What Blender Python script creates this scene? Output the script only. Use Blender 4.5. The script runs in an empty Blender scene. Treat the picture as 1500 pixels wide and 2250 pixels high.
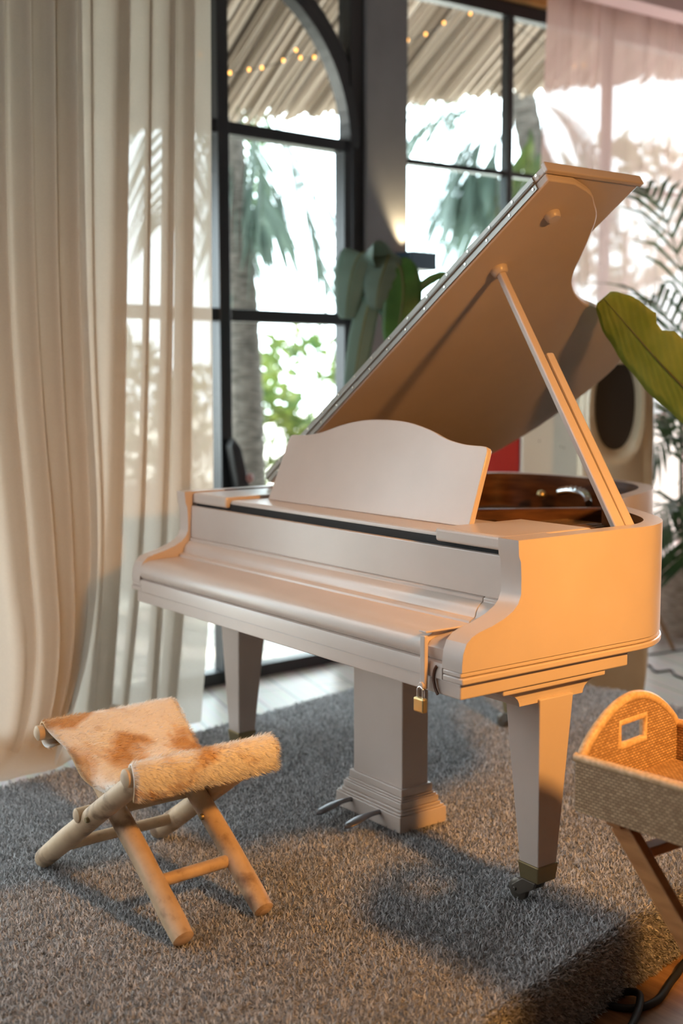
import bpy, math, random
import numpy as np
from mathutils import Vector, Matrix, noise
random.seed(7)
S = bpy.context.scene
COL = S.collection
R = math.radians
PI = math.pi

# ------------------------------------------------------------------ camera
cam_d = bpy.data.cameras.new('camera')
cam = bpy.data.objects.new('camera', cam_d); COL.objects.link(cam)
cam.location = (3.29923, -1.66330, 1.20587)
cam.rotation_euler = (Matrix.Rotation(R(53.3385), 3, 'Z') @ Matrix.Rotation(R(90-6.1659), 3, 'X') @ Matrix.Rotation(R(-0.108), 3, 'Z')).to_euler()
cam_d.sensor_fit = 'VERTICAL'; cam_d.sensor_height = 36.0; cam_d.sensor_width = 24.0
cam_d.lens = 2664.74*36/2250
cam_d.clip_start = 0.05; cam_d.clip_end = 200
cam_d.dof.use_dof = True; cam_d.dof.focus_distance = 2.8; cam_d.dof.aperture_fstop = 2.0
S.camera = cam

# ------------------------------------------------------------------ view, sky, lamps
S.view_settings.view_transform = 'Standard'; S.view_settings.look = 'None'
S.view_settings.exposure = 0.0; S.view_settings.gamma = 1.0
S.view_settings.use_curve_mapping = False
S.cycles.max_bounces = 10; S.cycles.transparent_max_bounces = 24
S.cycles.diffuse_bounces = 5; S.cycles.sample_clamp_indirect = 6.0
S.cycles.caustics_reflective = False; S.cycles.caustics_refractive = False

W_ = bpy.data.worlds.new('sky'); S.world = W_; W_.use_nodes = True
bg = W_.node_tree.nodes['Background']; bg.inputs[0].default_value = (0.84, 0.94, 1.0, 1); bg.inputs[1].default_value = 9.0

sun_d = bpy.data.lights.new('sun', 'SUN'); sun_d.energy = 22; sun_d.color = (1, .95, .86); sun_d.angle = R(.6)
sun = bpy.data.objects.new('sun', sun_d); COL.objects.link(sun); sun.location = (-8, 0, 12)
sun.rotation_euler = Vector((.47, .12, -.88)).to_track_quat('-Z', 'Y').to_euler()
def area(name, loc, target, sx, sy, power, color):
    l = bpy.data.lights.new(name, 'AREA'); l.shape = 'RECTANGLE'; l.size = sx; l.size_y = sy
    l.energy = power; l.color = color
    o = bpy.data.objects.new(name, l); COL.objects.link(o); o.location = loc
    o.rotation_euler = (Vector(target)-Vector(loc)).to_track_quat('-Z', 'Y').to_euler()
    return o
# unseen area lamps added to fill in daylight from front, left and right
area('daylight_fill_front', (0.3, -4.4, 2.1), (0.9, 0.2, 0.7), 1.6, 1.5, 8, (1.0, 0.97, 0.95))
area('daylight_fill_left', (-1.1, -2.3, 1.7), (1.6, .6, 0.2), 1.6, 2.4, 52, (0.86, 0.95, 1.0))  # added fill for carpet and stool; the wall behind it is solid
area('daylight_fill_right', (-1.05, 5.3, 1.6), (.5, 1.0, -0.2), 1.9, 2.0, 190, (0.84, 0.94, 1.0))  # added fill lighting the carpet from behind, out of view
# warm tungsten floor lamp standing to the right of the stage
lp = bpy.data.lights.new('warm_lamp', 'AREA'); lp.shape = 'DISK'; lp.size = 0.22; lp.energy = 17.0; lp.color = (1.0, 0.46, 0.11); lp.spread = R(76)
lo = bpy.data.objects.new('warm_lamp', lp); COL.objects.link(lo); lo.location = (3.35, 0.25, 1.92)
lo.rotation_euler = (Vector((1.4, 0.38, 0.62))-lo.location).to_track_quat('-Z', 'Y').to_euler()

# ------------------------------------------------------------------ materials
def mat(name, col, rough=.5, metal=0.0, **kw):
    m = bpy.data.materials.new(name); m.use_nodes = True
    b = m.node_tree.nodes['Principled BSDF']
    b.inputs['Base Color'].default_value = (*col, 1); b.inputs['Roughness'].default_value = rough; b.inputs['Metallic'].default_value = metal
    for k, v in kw.items(): b.inputs[k.replace('_', ' ')].default_value = v
    return m
def nd(m, t, **kw):
    n = m.node_tree.nodes.new(t)
    for k, v in kw.items(): setattr(n, k, v)
    return n
def ln(m, a, b): m.node_tree.links.new(a, b)
def bsdf(m): return m.node_tree.nodes['Principled BSDF']
def coords(m, scale, kind='Object'):
    tc = nd(m, 'ShaderNodeTexCoord'); mp = nd(m, 'ShaderNodeMapping'); mp.inputs['Scale'].default_value = scale
    ln(m, tc.outputs[kind], mp.inputs[0]); return mp.outputs[0]
def noise_col(m, c1, c2, scale=(5, 5, 5), nscale=3.0, detail=4, lo=.35, hi=.65, inp='Base Color', mid=None, dist=0):
    n = nd(m, 'ShaderNodeTexNoise'); n.inputs['Scale'].default_value = nscale; n.inputs['Detail'].default_value = detail; n.inputs['Distortion'].default_value = dist
    ln(m, coords(m, scale), n.inputs['Vector'])
    r = nd(m, 'ShaderNodeValToRGB'); e = r.color_ramp.elements
    e[0].position = lo; e[1].position = hi; e[0].color = (*c1, 1); e[1].color = (*c2, 1)
    if mid: x = e.new((lo+hi)/2); x.color = (*mid, 1)
    ln(m, n.outputs['Fac'], r.inputs[0])
    if inp: ln(m, r.outputs[0], bsdf(m).inputs[inp])
    return n, r
def bump(m, fac, strength=.3, dist=.01):
    b = nd(m, 'ShaderNodeBump'); b.inputs['Strength'].default_value = strength; b.inputs['Distance'].default_value = dist
    ln(m, fac, b.inputs['Height']); ln(m, b.outputs[0], bsdf(m).inputs['Normal'])

M = {}
M['paint'] = mat('piano_paint', (.57, .475, .415), .28); n, r = noise_col(M['paint'], (.555, .462, .402), (.585, .488, .428), (1, 1, 1), 6); n2 = nd(M['paint'], 'ShaderNodeTexNoise'); n2.inputs['Scale'].default_value = 60; bump(M['paint'], n2.outputs[0], .04, .002)
M['paint_satin'] = M['paint'].copy(); bsdf(M['paint_satin']).inputs['Roughness'].default_value = .6; bsdf(M['paint_satin']).inputs['Specular IOR Level'].default_value = .3
M['mahogany'] = mat('mahogany', (.12, .045, .015), .3); noise_col(M['mahogany'], (.075, .026, .008), (.19, .075, .025), (2, 2, 14), 4)
M['dark'] = mat('gap_shade_black', (.012, .009, .008), .8)
M['iron'] = mat('bronzed_plate', (.07, .036, .018), .6, .25); noise_col(M['iron'], (.05, .025, .012), (.10, .055, .028), (3, 3, 3), 3)
M['soundboard'] = mat('soundboard', (.10, .045, .018), .55); noise_col(M['soundboard'], (.07, .03, .012), (.13, .06, .025), (2, 30, 2), 3)
for q_ in ('iron', 'soundboard'): bsdf(M[q_]).inputs['Specular IOR Level'].default_value = .12
M['string'] = mat('steel_string', (.20, .15, .10), .5, .8)
M['steel'] = mat('grey_steel', (.36, .36, .36), .38, .9)
M['hinge'] = mat('hinge_metal', (.30, .29, .27), .42, .8)
M['screw'] = mat('screw_metal', (.75, .73, .68), .25, 1)
M['chrome'] = mat('chrome', (.8, .8, .82), .12, 1)
M['pedal'] = mat('pedal_metal', (.20, .19, .20), .35, .8)
M['brass'] = mat('brass', (.80, .62, .30), .3, 1)
M['oldbrass'] = mat('old_brass', (.30, .23, .12), .45, .8)
M['caster'] = mat('caster_metal', (.13, .11, .09), .4, .6)
M['black'] = mat('black_frame', (.012, .014, .016), .35)
M['black_soft'] = mat('black_rubber', (.012, .012, .012), .6)
M['stoolwood'] = mat('teak_branch', (.52, .36, .22), .55)
n, r = noise_col(M['stoolwood'], (.22, .13, .075), (.66, .48, .30), (3, 3, 3), 6, 6, .30, .62, mid=(.57, .40, .245)); bump(M['stoolwood'], n.outputs[0], .15, .004)
M['endgrain'] = mat('end_grain', (.62, .45, .30), .6)
M['bluedark'] = mat('dark_blue_metal', (.03, .06, .09), .4)
M['pillar'] = mat('pillar_plaster', (.16, .158, .162), .8); noise_col(M['pillar'], (.15, .147, .15), (.172, .168, .172), (1, 1, 1), 5)
M['plaster'] = mat('wall_plaster', (.30, .26, .23), .85)
M['ceil'] = mat('ceiling_plaster', (.42, .34, .30), .85)
M['pinkwall'] = mat('pink_plaster', (.62, .40, .36), .85)
M['cream'] = mat('cream_plastic', (.56, .47, .33), .38); noise_col(M['cream'], (.50, .42, .29), (.60, .51, .37), (1, 1, 1), 5)
M['porthole'] = mat('dark_porthole', (.018, .014, .013), .6)
M['white'] = mat('white_panel', (.70, .68, .62), .4)
M['red'] = mat('red_panel', (.42, .012, .018), .4)
M['leaf'] = mat('big_leaf', (.16, .21, .03), .42); noise_col(M['leaf'], (.34, .40, .08), (.46, .50, .13), (1, 1, 1), 9)
wv_ = nd(M['leaf'], 'ShaderNodeTexWave'); wv_.inputs['Scale'].default_value = 28; wv_.inputs['Distortion'].default_value = 1.2; ln(M['leaf'], coords(M['leaf'], (.6, .6, 1.0)), wv_.inputs['Vector']); bump(M['leaf'], wv_.outputs['Fac'], .35, .004)
M['palmleaf'] = mat('palm_leaf', (.025, .055, .018), .4); noise_col(M['palmleaf'], (.018, .04, .014), (.05, .095, .03), (1, 1, 1), 5)
M['bananaleaf'] = mat('banana_leaf', (.07, .17, .04), .4); noise_col(M['bananaleaf'], (.05, .13, .03), (.10, .24, .06), (1, 1, 1), 6)
M['greyleaf'] = mat('grey_green_leaf', (.16, .24, .20), .45)
M['stem'] = mat('plant_stem', (.12, .13, .05), .5)
M['soil'] = mat('potting_soil', (.03, .02, .015), .9)
M['tablewood'] = mat('stained_wood', (.30, .13, .05), .4); noise_col(M['tablewood'], (.34, .14, .045), (.48, .22, .08), (3, 3, 14), 4)
M['tapleg'] = mat('varnished_leg', (.24, .14, .07), .4)
M['bulb'] = mat('warm_bulb', (1, .6, .2), .4); bsdf(M['bulb']).inputs['Emission Color'].default_value = (1, .42, .08, 1); bsdf(M['bulb']).inputs['Emission Strength'].default_value = 4
M['trunk'] = mat('palm_trunk', (.30, .25, .20), .9); n, r = noise_col(M['trunk'], (.05, .042, .032), (.14, .12, .10), (2, 2, 9), 6); bump(M['trunk'], n.outputs[0], .8, .05)
M['frond'] = mat('outdoor_frond', (.10, .20, .06), .5); noise_col(M['frond'], (.028, .06, .02), (.065, .11, .04), (.5, .5, .5), 3)
M['frondgrey'] = mat('washed_frond', (.17, .23, .19), .5)  # outdoor glare put into the leaf colour, paler and greyer
M['shrub'] = mat('shrub_leaf', (.20, .34, .08), .5); noise_col(M['shrub'], (.035, .08, .018), (.13, .155, .03), (1, 1, 1), 2.5)
M['stone'] = mat('stone_wall', (.30, .27, .24), .9); noise_col(M['stone'], (.08, .075, .065), (.15, .135, .12), (1, 1, 1), 6)
M['paving'] = mat('outdoor_paving', (.55, .51, .45), .85); noise_col(M['paving'], (.44, .41, .36), (.56, .53, .48), (1, 1, 1), 3)
M['aframe'] = mat('weathered_board', (.36, .22, .12), .7)
M['reedbatten'] = mat('roof_batten', (.09, .07, .05), .9)

def leafy(name, amount):
    m = M[name]; t_ = nd(m, 'ShaderNodeBsdfTranslucent'); x_ = nd(m, 'ShaderNodeMixShader'); x_.inputs[0].default_value = amount
    bc = bsdf(m).inputs['Base Color']
    if bc.links: ln(m, bc.links[0].from_socket, t_.inputs[0])
    else: t_.inputs[0].default_value = bc.default_value
    ln(m, bsdf(m).outputs[0], x_.inputs[1]); ln(m, t_.outputs[0], x_.inputs[2]); ln(m, x_.outputs[0], m.node_tree.nodes['Material Output'].inputs[0])
for q_ in ('leaf', 'bananaleaf', 'greyleaf', 'frond', 'frondgrey', 'shrub'): leafy(q_, .42)
leafy('palmleaf', .25)
def island_mat(name, c1, c2, rough=.8, mid=None, extra=None):
    m = mat(name, c1, rough)
    g = nd(m, 'ShaderNodeNewGeometry'); r = nd(m, 'ShaderNodeValToRGB'); e = r.color_ramp.elements
    e[0].color = (*c1, 1); e[1].color = (*c2, 1)
    if mid: x = e.new(.55); x.color = (*mid, 1)
    ln(m, g.outputs['Random Per Island'], r.inputs[0]); ln(m, r.outputs[0], bsdf(m).inputs['Base Color'])
    bsdf(m).inputs['Specular IOR Level'].default_value = .15
    return m
M['pile'] = island_mat('carpet_pile', (.22, .215, .215), (.80, .795, .80), .9, (.53, .525, .527))
m = M['pile']; tl_ = nd(m, 'ShaderNodeBsdfTranslucent'); mx_ = nd(m, 'ShaderNodeMixShader'); mx_.inputs[0].default_value = .40
ln(m, bsdf(m).inputs['Base Color'].links[0].from_socket, tl_.inputs[0]); ln(m, bsdf(m).outputs[0], mx_.inputs[1]); ln(m, tl_.outputs[0], mx_.inputs[2]); ln(m, mx_.outputs[0], m.node_tree.nodes['Material Output'].inputs[0])
M['carpetbase'] = mat('carpet_backing', (.12, .10, .09), .95)
n, r = noise_col(M['carpetbase'], (.10, .096, .094), (.42, .41, .405), (1, 1, 1), 190, 3, .3, .7); bump(M['carpetbase'], n.outputs[0], 1.0, .006)
M['reed'] = island_mat('thatch_reed', (.20, .16, .12), (.72, .63, .53), .9, (.52, .44, .36))

# cowhide: tan patches on white hair
def hide_nodes(m):
    n = nd(m, 'ShaderNodeTexNoise'); n.inputs['Scale'].default_value = 1.0; n.inputs['Detail'].default_value = 3; n.inputs['Distortion'].default_value = .5
    ln(m, coords(m, (6.5, 7.0, 6.5)), n.inputs['Vector'])
    r = nd(m, 'ShaderNodeValToRGB'); e = r.color_ramp.elements
    e[0].position = .51; e[1].position = .62; e[0].color = (.90, .86, .80, 1); e[1].color = (.66, .42, .21, 1)
    ln(m, n.outputs['Fac'], r.inputs[0]); ln(m, r.outputs[0], bsdf(m).inputs['Base Color'])
M['hide'] = mat('cow_hide', (.7, .5, .3), .75); hide_nodes(M['hide'])
M['fur'] = mat('cow_fur', (.7, .5, .3), .6); hide_nodes(M['fur'])
M['hideback'] = mat('hide_leather_edge', (.72, .64, .55), .8)

# timber plank floor
m = M['floor'] = mat('floor_planks', (.5, .45, .4), .35)
bt = nd(m, 'ShaderNodeTexBrick'); bt.inputs['Scale'].default_value = 1.0
bt.inputs['Color1'].default_value = (.50, .45, .40, 1); bt.inputs['Color2'].default_value = (.42, .37, .32, 1); bt.inputs['Mortar'].default_value = (.13, .11, .10, 1)
bt.inputs['Mortar Size'].default_value = .004; bt.inputs['Brick Width'].default_value = 1.4; bt.inputs['Row Height'].default_value = .16; bt.offset = .37
mp = nd(m, 'ShaderNodeMapping'); mp.inputs['Rotation'].default_value = (0, 0, R(15)); tc = nd(m, 'ShaderNodeTexCoord'); ln(m, tc.outputs['Object'], mp.inputs[0]); ln(m, mp.outputs[0], bt.inputs['Vector'])
ng = nd(m, 'ShaderNodeTexNoise'); ng.inputs['Scale'].default_value = 4; ng.inputs['Detail'].default_value = 6
mp2 = nd(m, 'ShaderNodeMapping'); mp2.inputs['Scale'].default_value = (1, 14, 1); ln(m, mp.outputs[0], mp2.inputs[0]); ln(m, mp2.outputs[0], ng.inputs['Vector'])
mx = nd(m, 'ShaderNodeMix', data_type='RGBA', blend_type='MULTIPLY'); mx.inputs[0].default_value = .5
ln(m, bt.outputs['Color'], mx.inputs[6]); ln(m, ng.outputs['Color'], mx.inputs[7]); ln(m, mx.outputs[2], bsdf(m).inputs['Base Color'])

# rattan weave
m = M['rattan'] = mat('rattan_weave', (.62, .27, .14), .55)
wv = nd(m, 'ShaderNodeTexBrick'); wv.inputs['Scale'].default_value = 1.0; wv.offset = .5
wv.inputs['Color1'].default_value = (.66, .44, .25, 1); wv.inputs['Color2'].default_value = (.40, .24, .125, 1); wv.inputs['Mortar'].default_value = (.20, .12, .06, 1)
wv.inputs['Brick Width'].default_value = .011; wv.inputs['Row Height'].default_value = .0056; wv.inputs['Mortar Size'].default_value = .0010
uvn = nd(m, 'ShaderNodeUVMap'); ln(m, uvn.outputs[0], wv.inputs['Vector']); ln(m, wv.outputs['Color'], bsdf(m).inputs['Base Color'])
bb = nd(m, 'ShaderNodeBump'); bb.inputs['Strength'].default_value = .6; bb.inputs['Distance'].default_value = .003; bb.invert = True
ln(m, wv.outputs['Fac'], bb.inputs['Height']); ln(m, bb.outputs[0], bsdf(m).inputs['Normal'])
M['binding'] = mat('rattan_binding', (.62, .43, .24), .5); noise_col(M['binding'], (.50, .33, .17), (.70, .50, .30), (1, 1, 1), 120)
m = M['wicker'] = mat('wicker', (.40, .32, .25), .6)
n, r = noise_col(m, (.16, .12, .09), (.52, .43, .35), (4, 4, 60), 5, 3)
bump(m, n.outputs[0], .6, .01)

def glass_mat():
    m = bpy.data.materials.new('window_glass'); m.use_nodes = True; t = m.node_tree; t.nodes.clear()
    o = t.nodes.new('ShaderNodeOutputMaterial'); tr = t.nodes.new('ShaderNodeBsdfTransparent'); gl = t.nodes.new('ShaderNodeBsdfGlossy')
    gl.inputs['Roughness'].default_value = .02; mx = t.nodes.new('ShaderNodeMixShader'); fr = t.nodes.new('ShaderNodeFresnel'); fr.inputs[0].default_value = 1.45
    tr.inputs[0].default_value = (.95, .98, .98, 1)
    ge = t.nodes.new('ShaderNodeNewGeometry'); im = t.nodes.new('ShaderNodeMath'); im.operation = 'MULTIPLY'; iv = t.nodes.new('ShaderNodeMath'); iv.operation = 'SUBTRACT'; iv.inputs[0].default_value = 1
    t.links.new(ge.outputs['Backfacing'], iv.inputs[1]); t.links.new(fr.outputs[0], im.inputs[0]); t.links.new(iv.outputs[0], im.inputs[1]); t.links.new(im.outputs[0], mx.inputs[0]); t.links.new(tr.outputs[0], mx.inputs[1]); t.links.new(gl.outputs[0], mx.inputs[2]); t.links.new(mx.outputs[0], o.inputs[0])
    return m
M['glass'] = glass_mat()
def sheer(name, col, trans, opacity, weave=900):
    m = bpy.data.materials.new(name); m.use_nodes = True; t = m.node_tree; t.nodes.clear()
    o = t.nodes.new('ShaderNodeOutputMaterial'); tp = t.nodes.new('ShaderNodeBsdfTransparent'); d = t.nodes.new('ShaderNodeBsdfDiffuse'); l = t.nodes.new('ShaderNodeBsdfTranslucent')
    d.inputs[0].default_value = (*col, 1); l.inputs[0].default_value = (*trans, 1)
    a = t.nodes.new('ShaderNodeMixShader'); a.inputs[0].default_value = .55; t.links.new(d.outputs[0], a.inputs[1]); t.links.new(l.outputs[0], a.inputs[2])
    b = t.nodes.new('ShaderNodeMixShader'); n = t.nodes.new('ShaderNodeTexNoise'); n.inputs['Scale'].default_value = weave; n.inputs['Detail'].default_value = 2
    tc = t.nodes.new('ShaderNodeTexCoord'); mp = t.nodes.new('ShaderNodeMapping'); mp.inputs['Scale'].default_value = (1, 1, .45)
    t.links.new(tc.outputs['Object'], mp.inputs[0]); t.links.new(mp.outputs[0], n.inputs['Vector'])
    rr = t.nodes.new('ShaderNodeMapRange'); rr.inputs[1].default_value = .3; rr.inputs[2].default_value = .7; rr.inputs[3].default_value = max(0, opacity-.06); rr.inputs[4].default_value = min(1, opacity+.05)
    t.links.new(n.outputs['Fac'], rr.inputs[0]); t.links.new(rr.outputs[0], b.inputs[0])
    t.links.new(tp.outputs[0], b.inputs[1]); t.links.new(a.outputs[0], b.inputs[2]); t.links.new(b.outputs[0], o.inputs[0])
    return m
M['linen'] = sheer('linen_curtain', (.78, .69, .58), (.54, .48, .41), .905, 700)
M['pinksheer'] = sheer('pink_sheer', (.80, .53, .48), (.50, .33, .30), .86, 500)

# ------------------------------------------------------------------ mesh helpers
ORG = {}
class MB:
    def __init__(s): s.v = []; s.f = []; s.m = []; s.uv = {}
    def add(s, vs, fs, mi=0, uvs=None):
        k = len(s.v); s.v += [tuple(map(float, p)) for p in vs]
        for i, f in enumerate(fs):
            if uvs: s.uv[len(s.f)] = uvs[i]
            s.f.append([a+k for a in f]); s.m.append(mi)
        return s
    def box(s, x0, x1, y0, y1, z0, z1, mi=0, fr=None):
        vs = [(x, y, z) for x in (x0, x1) for y in (y0, y1) for z in (z0, z1)]
        if fr: vs = [fr(*p) for p in vs]
        dx, dy, dz = x1-x0, y1-y0, z1-z0
        fs = [(0, 1, 3, 2), (4, 6, 7, 5), (0, 4, 5, 1), (2, 3, 7, 6), (0, 2, 6, 4), (1, 5, 7, 3)]
        u = [[(0, 0), (0, dz), (dy, dz), (dy, 0)], [(0, 0), (dy, 0), (dy, dz), (0, dz)], [(0, 0), (dx, 0), (dx, dz), (0, dz)], [(0, 0), (0, dz), (dx, dz), (dx, 0)], [(0, 0), (0, dy), (dx, dy), (dx, 0)], [(0, 0), (dx, 0), (dx, dy), (0, dy)]]
        return s.add(vs, fs, mi, u)
    def frust(s, c0, w0, d0, c1, w1, d1, mi=0):   # tapered square post between two centres
        vs = []
        for c, w, d in ((c0, w0, d0), (c1, w1, d1)):
            vs += [(c[0]+a*w/2, c[1]+b*d/2, c[2]) for a, b in ((-1, -1), (1, -1), (1, 1), (-1, 1))]
        return s.add(vs, [(3, 2, 1, 0), (4, 5, 6, 7), (0, 1, 5, 4), (1, 2, 6, 5), (2, 3, 7, 6), (3, 0, 4, 7)], mi)
    def prism(s, poly, f0, f1, mi=0, cap=0):       # poly [(a,b)], f0/f1 map (a,b)->3d for the two ends
        n = len(poly); vs = [f0(*p) for p in poly]+[f1(*p) for p in poly]
        fs = [(i, (i+1) % n, n+(i+1) % n, n+i) for i in range(n)]
        s.add(vs, fs, mi); k = len(s.v)-2*n
        s.f += [list(range(k+n-1, k-1, -1)), list(range(k+n, k+2*n))]; s.m += [cap or mi, cap or mi]
        return s
    def tube(s, pts, rad, n=10, mi=0, caps=True, capmi=None, wob=0):
        pts = [Vector(p) for p in pts]; N = len(pts)
        if not hasattr(rad, '__len__'): rad = [rad]*N
        t0 = (pts[1]-pts[0]).normalized(); a = Vector((0, 0, 1)) if abs(t0.z) < .9 else Vector((1, 0, 0))
        u = t0.cross(a).normalized(); vs = []
        for i, p in enumerate(pts):
            t = (pts[min(i+1, N-1)]-pts[max(i-1, 0)]).normalized()
            u = (u-t*u.dot(t)).normalized(); w = t.cross(u)
            for k in range(n):
                an = 2*PI*k/n; rr = rad[i]*(1+(wob*noise.noise(p*9+Vector((math.cos(an), math.sin(an), 0))*.7) if wob else 0))
                vs.append(p+(u*math.cos(an)+w*math.sin(an))*rr)
        fs = [(i*n+k, i*n+(k+1) % n, (i+1)*n+(k+1) % n, (i+1)*n+k) for i in range(N-1) for k in range(n)]
        s.add(vs, fs, mi)
        if caps:
            b = len(s.v)-N*n
            s.f += [list(range(b+n-1, b-1, -1)), list(range(b+(N-1)*n, b+N*n))]; s.m += [mi if capmi is None else capmi]*2
        return s
    def grid(s, fn, nu, nv, mi=0, closed=False):
        vs = [fn(i/nu, j/nv) for i in range(nu+1) for j in range(nv+1)]
        fs = [(i*(nv+1)+j, (i+1)*(nv+1)+j, (i+1)*(nv+1)+j+1, i*(nv+1)+j+1) for i in range(nu) for j in range(nv)]
        uvs = [[(i/nu, j/nv), ((i+1)/nu, j/nv), ((i+1)/nu, (j+1)/nv), (i/nu, (j+1)/nv)] for i in range(nu) for j in range(nv)]
        return s.add(vs, fs, mi, uvs)
    def lathe(s, prof, c, n=24, mi=0, axis='Z'):
        vs = []
        for r_, z in prof:
            for k in range(n):
                a = 2*PI*k/n
                p = (r_*math.cos(a), r_*math.sin(a), z)
                if axis == 'X': p = (z, r_*math.cos(a), r_*math.sin(a))
                if axis == 'Y': p = (r_*math.sin(a), z, r_*math.cos(a))
                vs.append((c[0]+p[0], c[1]+p[1], c[2]+p[2]))
        N = len(prof); fs = [(i*n+k, i*n+(k+1) % n, (i+1)*n+(k+1) % n, (i+1)*n+k) for i in range(N-1) for k in range(n)]
        s.add(vs, fs, mi); b = len(s.v)-N*n
        s.f += [list(range(b+n-1, b-1, -1)), list(range(b+(N-1)*n, b+N*n))]; s.m += [mi, mi]
        return s
    def build(s, name, mats, parent=None, bevel=0, smooth=None, seg=2, subd=0, solid=0):
        if not isinstance(mats, (list, tuple)): mats = [mats]
        me = bpy.data.meshes.new(name); og = ORG.get(parent.name, (0, 0, 0)) if parent else (0, 0, 0)
        me.from_pydata([(x-og[0], y-og[1], z-og[2]) for x, y, z in s.v], [], s.f)
        for mm in mats: me.materials.append(mm if not isinstance(mm, str) else M[mm])
        me.polygons.foreach_set('material_index', s.m)
        if s.uv:
            uvl = me.uv_layers.new(name='UVMap')
            for p in me.polygons:
                if p.index in s.uv:
                    for li, c in zip(p.loop_indices, s.uv[p.index]): uvl.data[li].uv = c
        import bmesh
        bm = bmesh.new(); bm.from_mesh(me); bmesh.ops.recalc_face_normals(bm, faces=bm.faces) if len(bm.faces) < 60000 else None; bm.to_mesh(me); bm.free()
        if smooth is not None:
            me.polygons.foreach_set('use_smooth', [True]*len(me.polygons))
            if smooth < 180: me.set_sharp_from_angle(angle=R(smooth))
        o = bpy.data.objects.new(name, me); COL.objects.link(o)
        if parent: o.parent = parent
        ORG[o.name] = og
        if solid: q = o.modifiers.new('thickness', 'SOLIDIFY'); q.thickness = solid; q.offset = 0
        if bevel: q = o.modifiers.new('bevel', 'BEVEL'); q.width = bevel; q.segments = seg; q.limit_method = 'ANGLE'; q.angle_limit = R(35)
        if subd: q = o.modifiers.new('sub', 'SUBSURF'); q.levels = subd; q.render_levels = subd
        return o
def tag(o, label, cat, group=None, kind=None):
    if label: o['label'] = label
    if cat: o['category'] = cat
    if group: o['group'] = group
    if kind: o['kind'] = kind
    return o
def thing(name, loc, label, cat, group=None):
    o = bpy.data.objects.new(name, None); COL.objects.link(o); o.location = loc; o.empty_display_size = .1
    ORG[o.name] = tuple(loc); return tag(o, label, cat, group)
def struct(o): o['kind'] = 'structure'; return o
def cr(pts, n=8, closed=False):                     # Catmull-Rom through points of any dimension
    P = [np.array(p, float) for p in pts]; out = []; L = len(P)
    for i in range(L if closed else L-1):
        if closed: a, b, c, d = P[i-1], P[i], P[(i+1) % L], P[(i+2) % L]
        else: a, b, c, d = P[max(i-1, 0)], P[i], P[i+1], P[min(i+2, L-1)]
        for k in range(n):
            t = k/n; out.append(.5*((2*b)+(c-a)*t+(2*a-5*b+4*c-d)*t*t+(3*b-a-3*c+d)*t**3))
    if not closed: out.append(P[-1])
    return out
def lerp(a, b, t): return a+(b-a)*t

# ------------------------------------------------------------------ the room
FZ = -0.16
struct(MB().box(-3.2, 1.25, -4.6, 7.0, FZ-.1, FZ).box(1.25, 6.6, 1.9, 7.0, FZ-.1, FZ).build('floor', 'floor'))
m = M['floor_lamplit'] = mat('lamplit_floor_boards', (.30, .16, .07), .4); noise_col(m, (.22, .11, .045), (.36, .20, .09), (1.2, 12, 1), 4)  # warm lamp light put into the colour of the near boards
struct(MB().box(1.25, 6.6, -4.6, 1.9, FZ-.1, FZ).build('floor', 'floor_lamplit'))
struct(MB().box(-1.5, 6.6, -4.6, 7.0, 3.42, 3.52).build('ceiling', 'ceil'))
w = MB()                                            # back wall; window opening added and sized to set the front light
w.box(-1.6, -.3, -4.6, -4.45, FZ, 3.42).box(.9, 6.6, -4.6, -4.45, FZ, 3.42).box(-.3, .9, -4.6, -4.45, 2.8, 3.42).box(-.3, .9, -4.6, -4.45, FZ, 1.6)
struct(w.build('wall_front', 'plaster'))
struct(MB().box(6.45, 6.6, -4.45, 7.0, FZ, 3.42).build('wall_right', 'plaster'))
struct(MB().box(-1.5, 6.45, 6.85, 7.0, FZ, 3.42).build('wall_back', 'plaster'))

A1 = R(93); d1 = Vector((math.cos(A1), math.sin(A1), 0)); n1 = Vector((math.sin(A1), -math.cos(A1), 0)); o1 = Vector((-1.33, .75, 0))
A2 = R(88); d2 = Vector((math.cos(A2), math.sin(A2), 0)); n2 = Vector((math.sin(A2), -math.cos(A2), 0)); o2 = Vector((-1.407, 2.228, 0))
F1 = lambda s, n, z: o1+d1*s+n1*n+Vector((0, 0, z))  # s along the wall, n into the room
F2 = lambda s, n, z: o2+d2*s+n2*n+Vector((0, 0, z))

# pillars, lintel, plain wall beyond the windows
struct(MB().box(1.22, 1.48, -.16, .02, FZ, 3.42, fr=F1).build('wall_pillar', 'pillar', bevel=.004))
struct(MB().box(-.68, -.42, -.16, .02, FZ, 3.42, fr=F1).build('wall_pillar', 'pillar', bevel=.004))
struct(MB().box(-5.3, -2.3, -.16, .0, FZ, 3.42, fr=F1).build('wall_left', 'plaster'))
struct(MB().box(-2.3, -.68, -.16, .0, 3.2, 3.42, fr=F1).box(-.42, 1.22, -.16, 0, 3.32, 3.42, fr=F1).build('trim_lintel', 'pillar'))
M['warmwood'] = mat('warm_timber', (.42, .22, .06), .6); noise_col(M['warmwood'], (.30, .14, .03), (.55, .30, .09), (8, 1, 1), 6)
struct(MB().box(0, 4.6, -.16, .03, 3.15, 3.42, fr=F2).build('trim_timber', 'warmwood'))
struct(MB().box(.3, 4.6, .32, .46, 3.11, 3.42, fr=F2).build('trim_soffit', 'pinkwall'))

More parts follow.
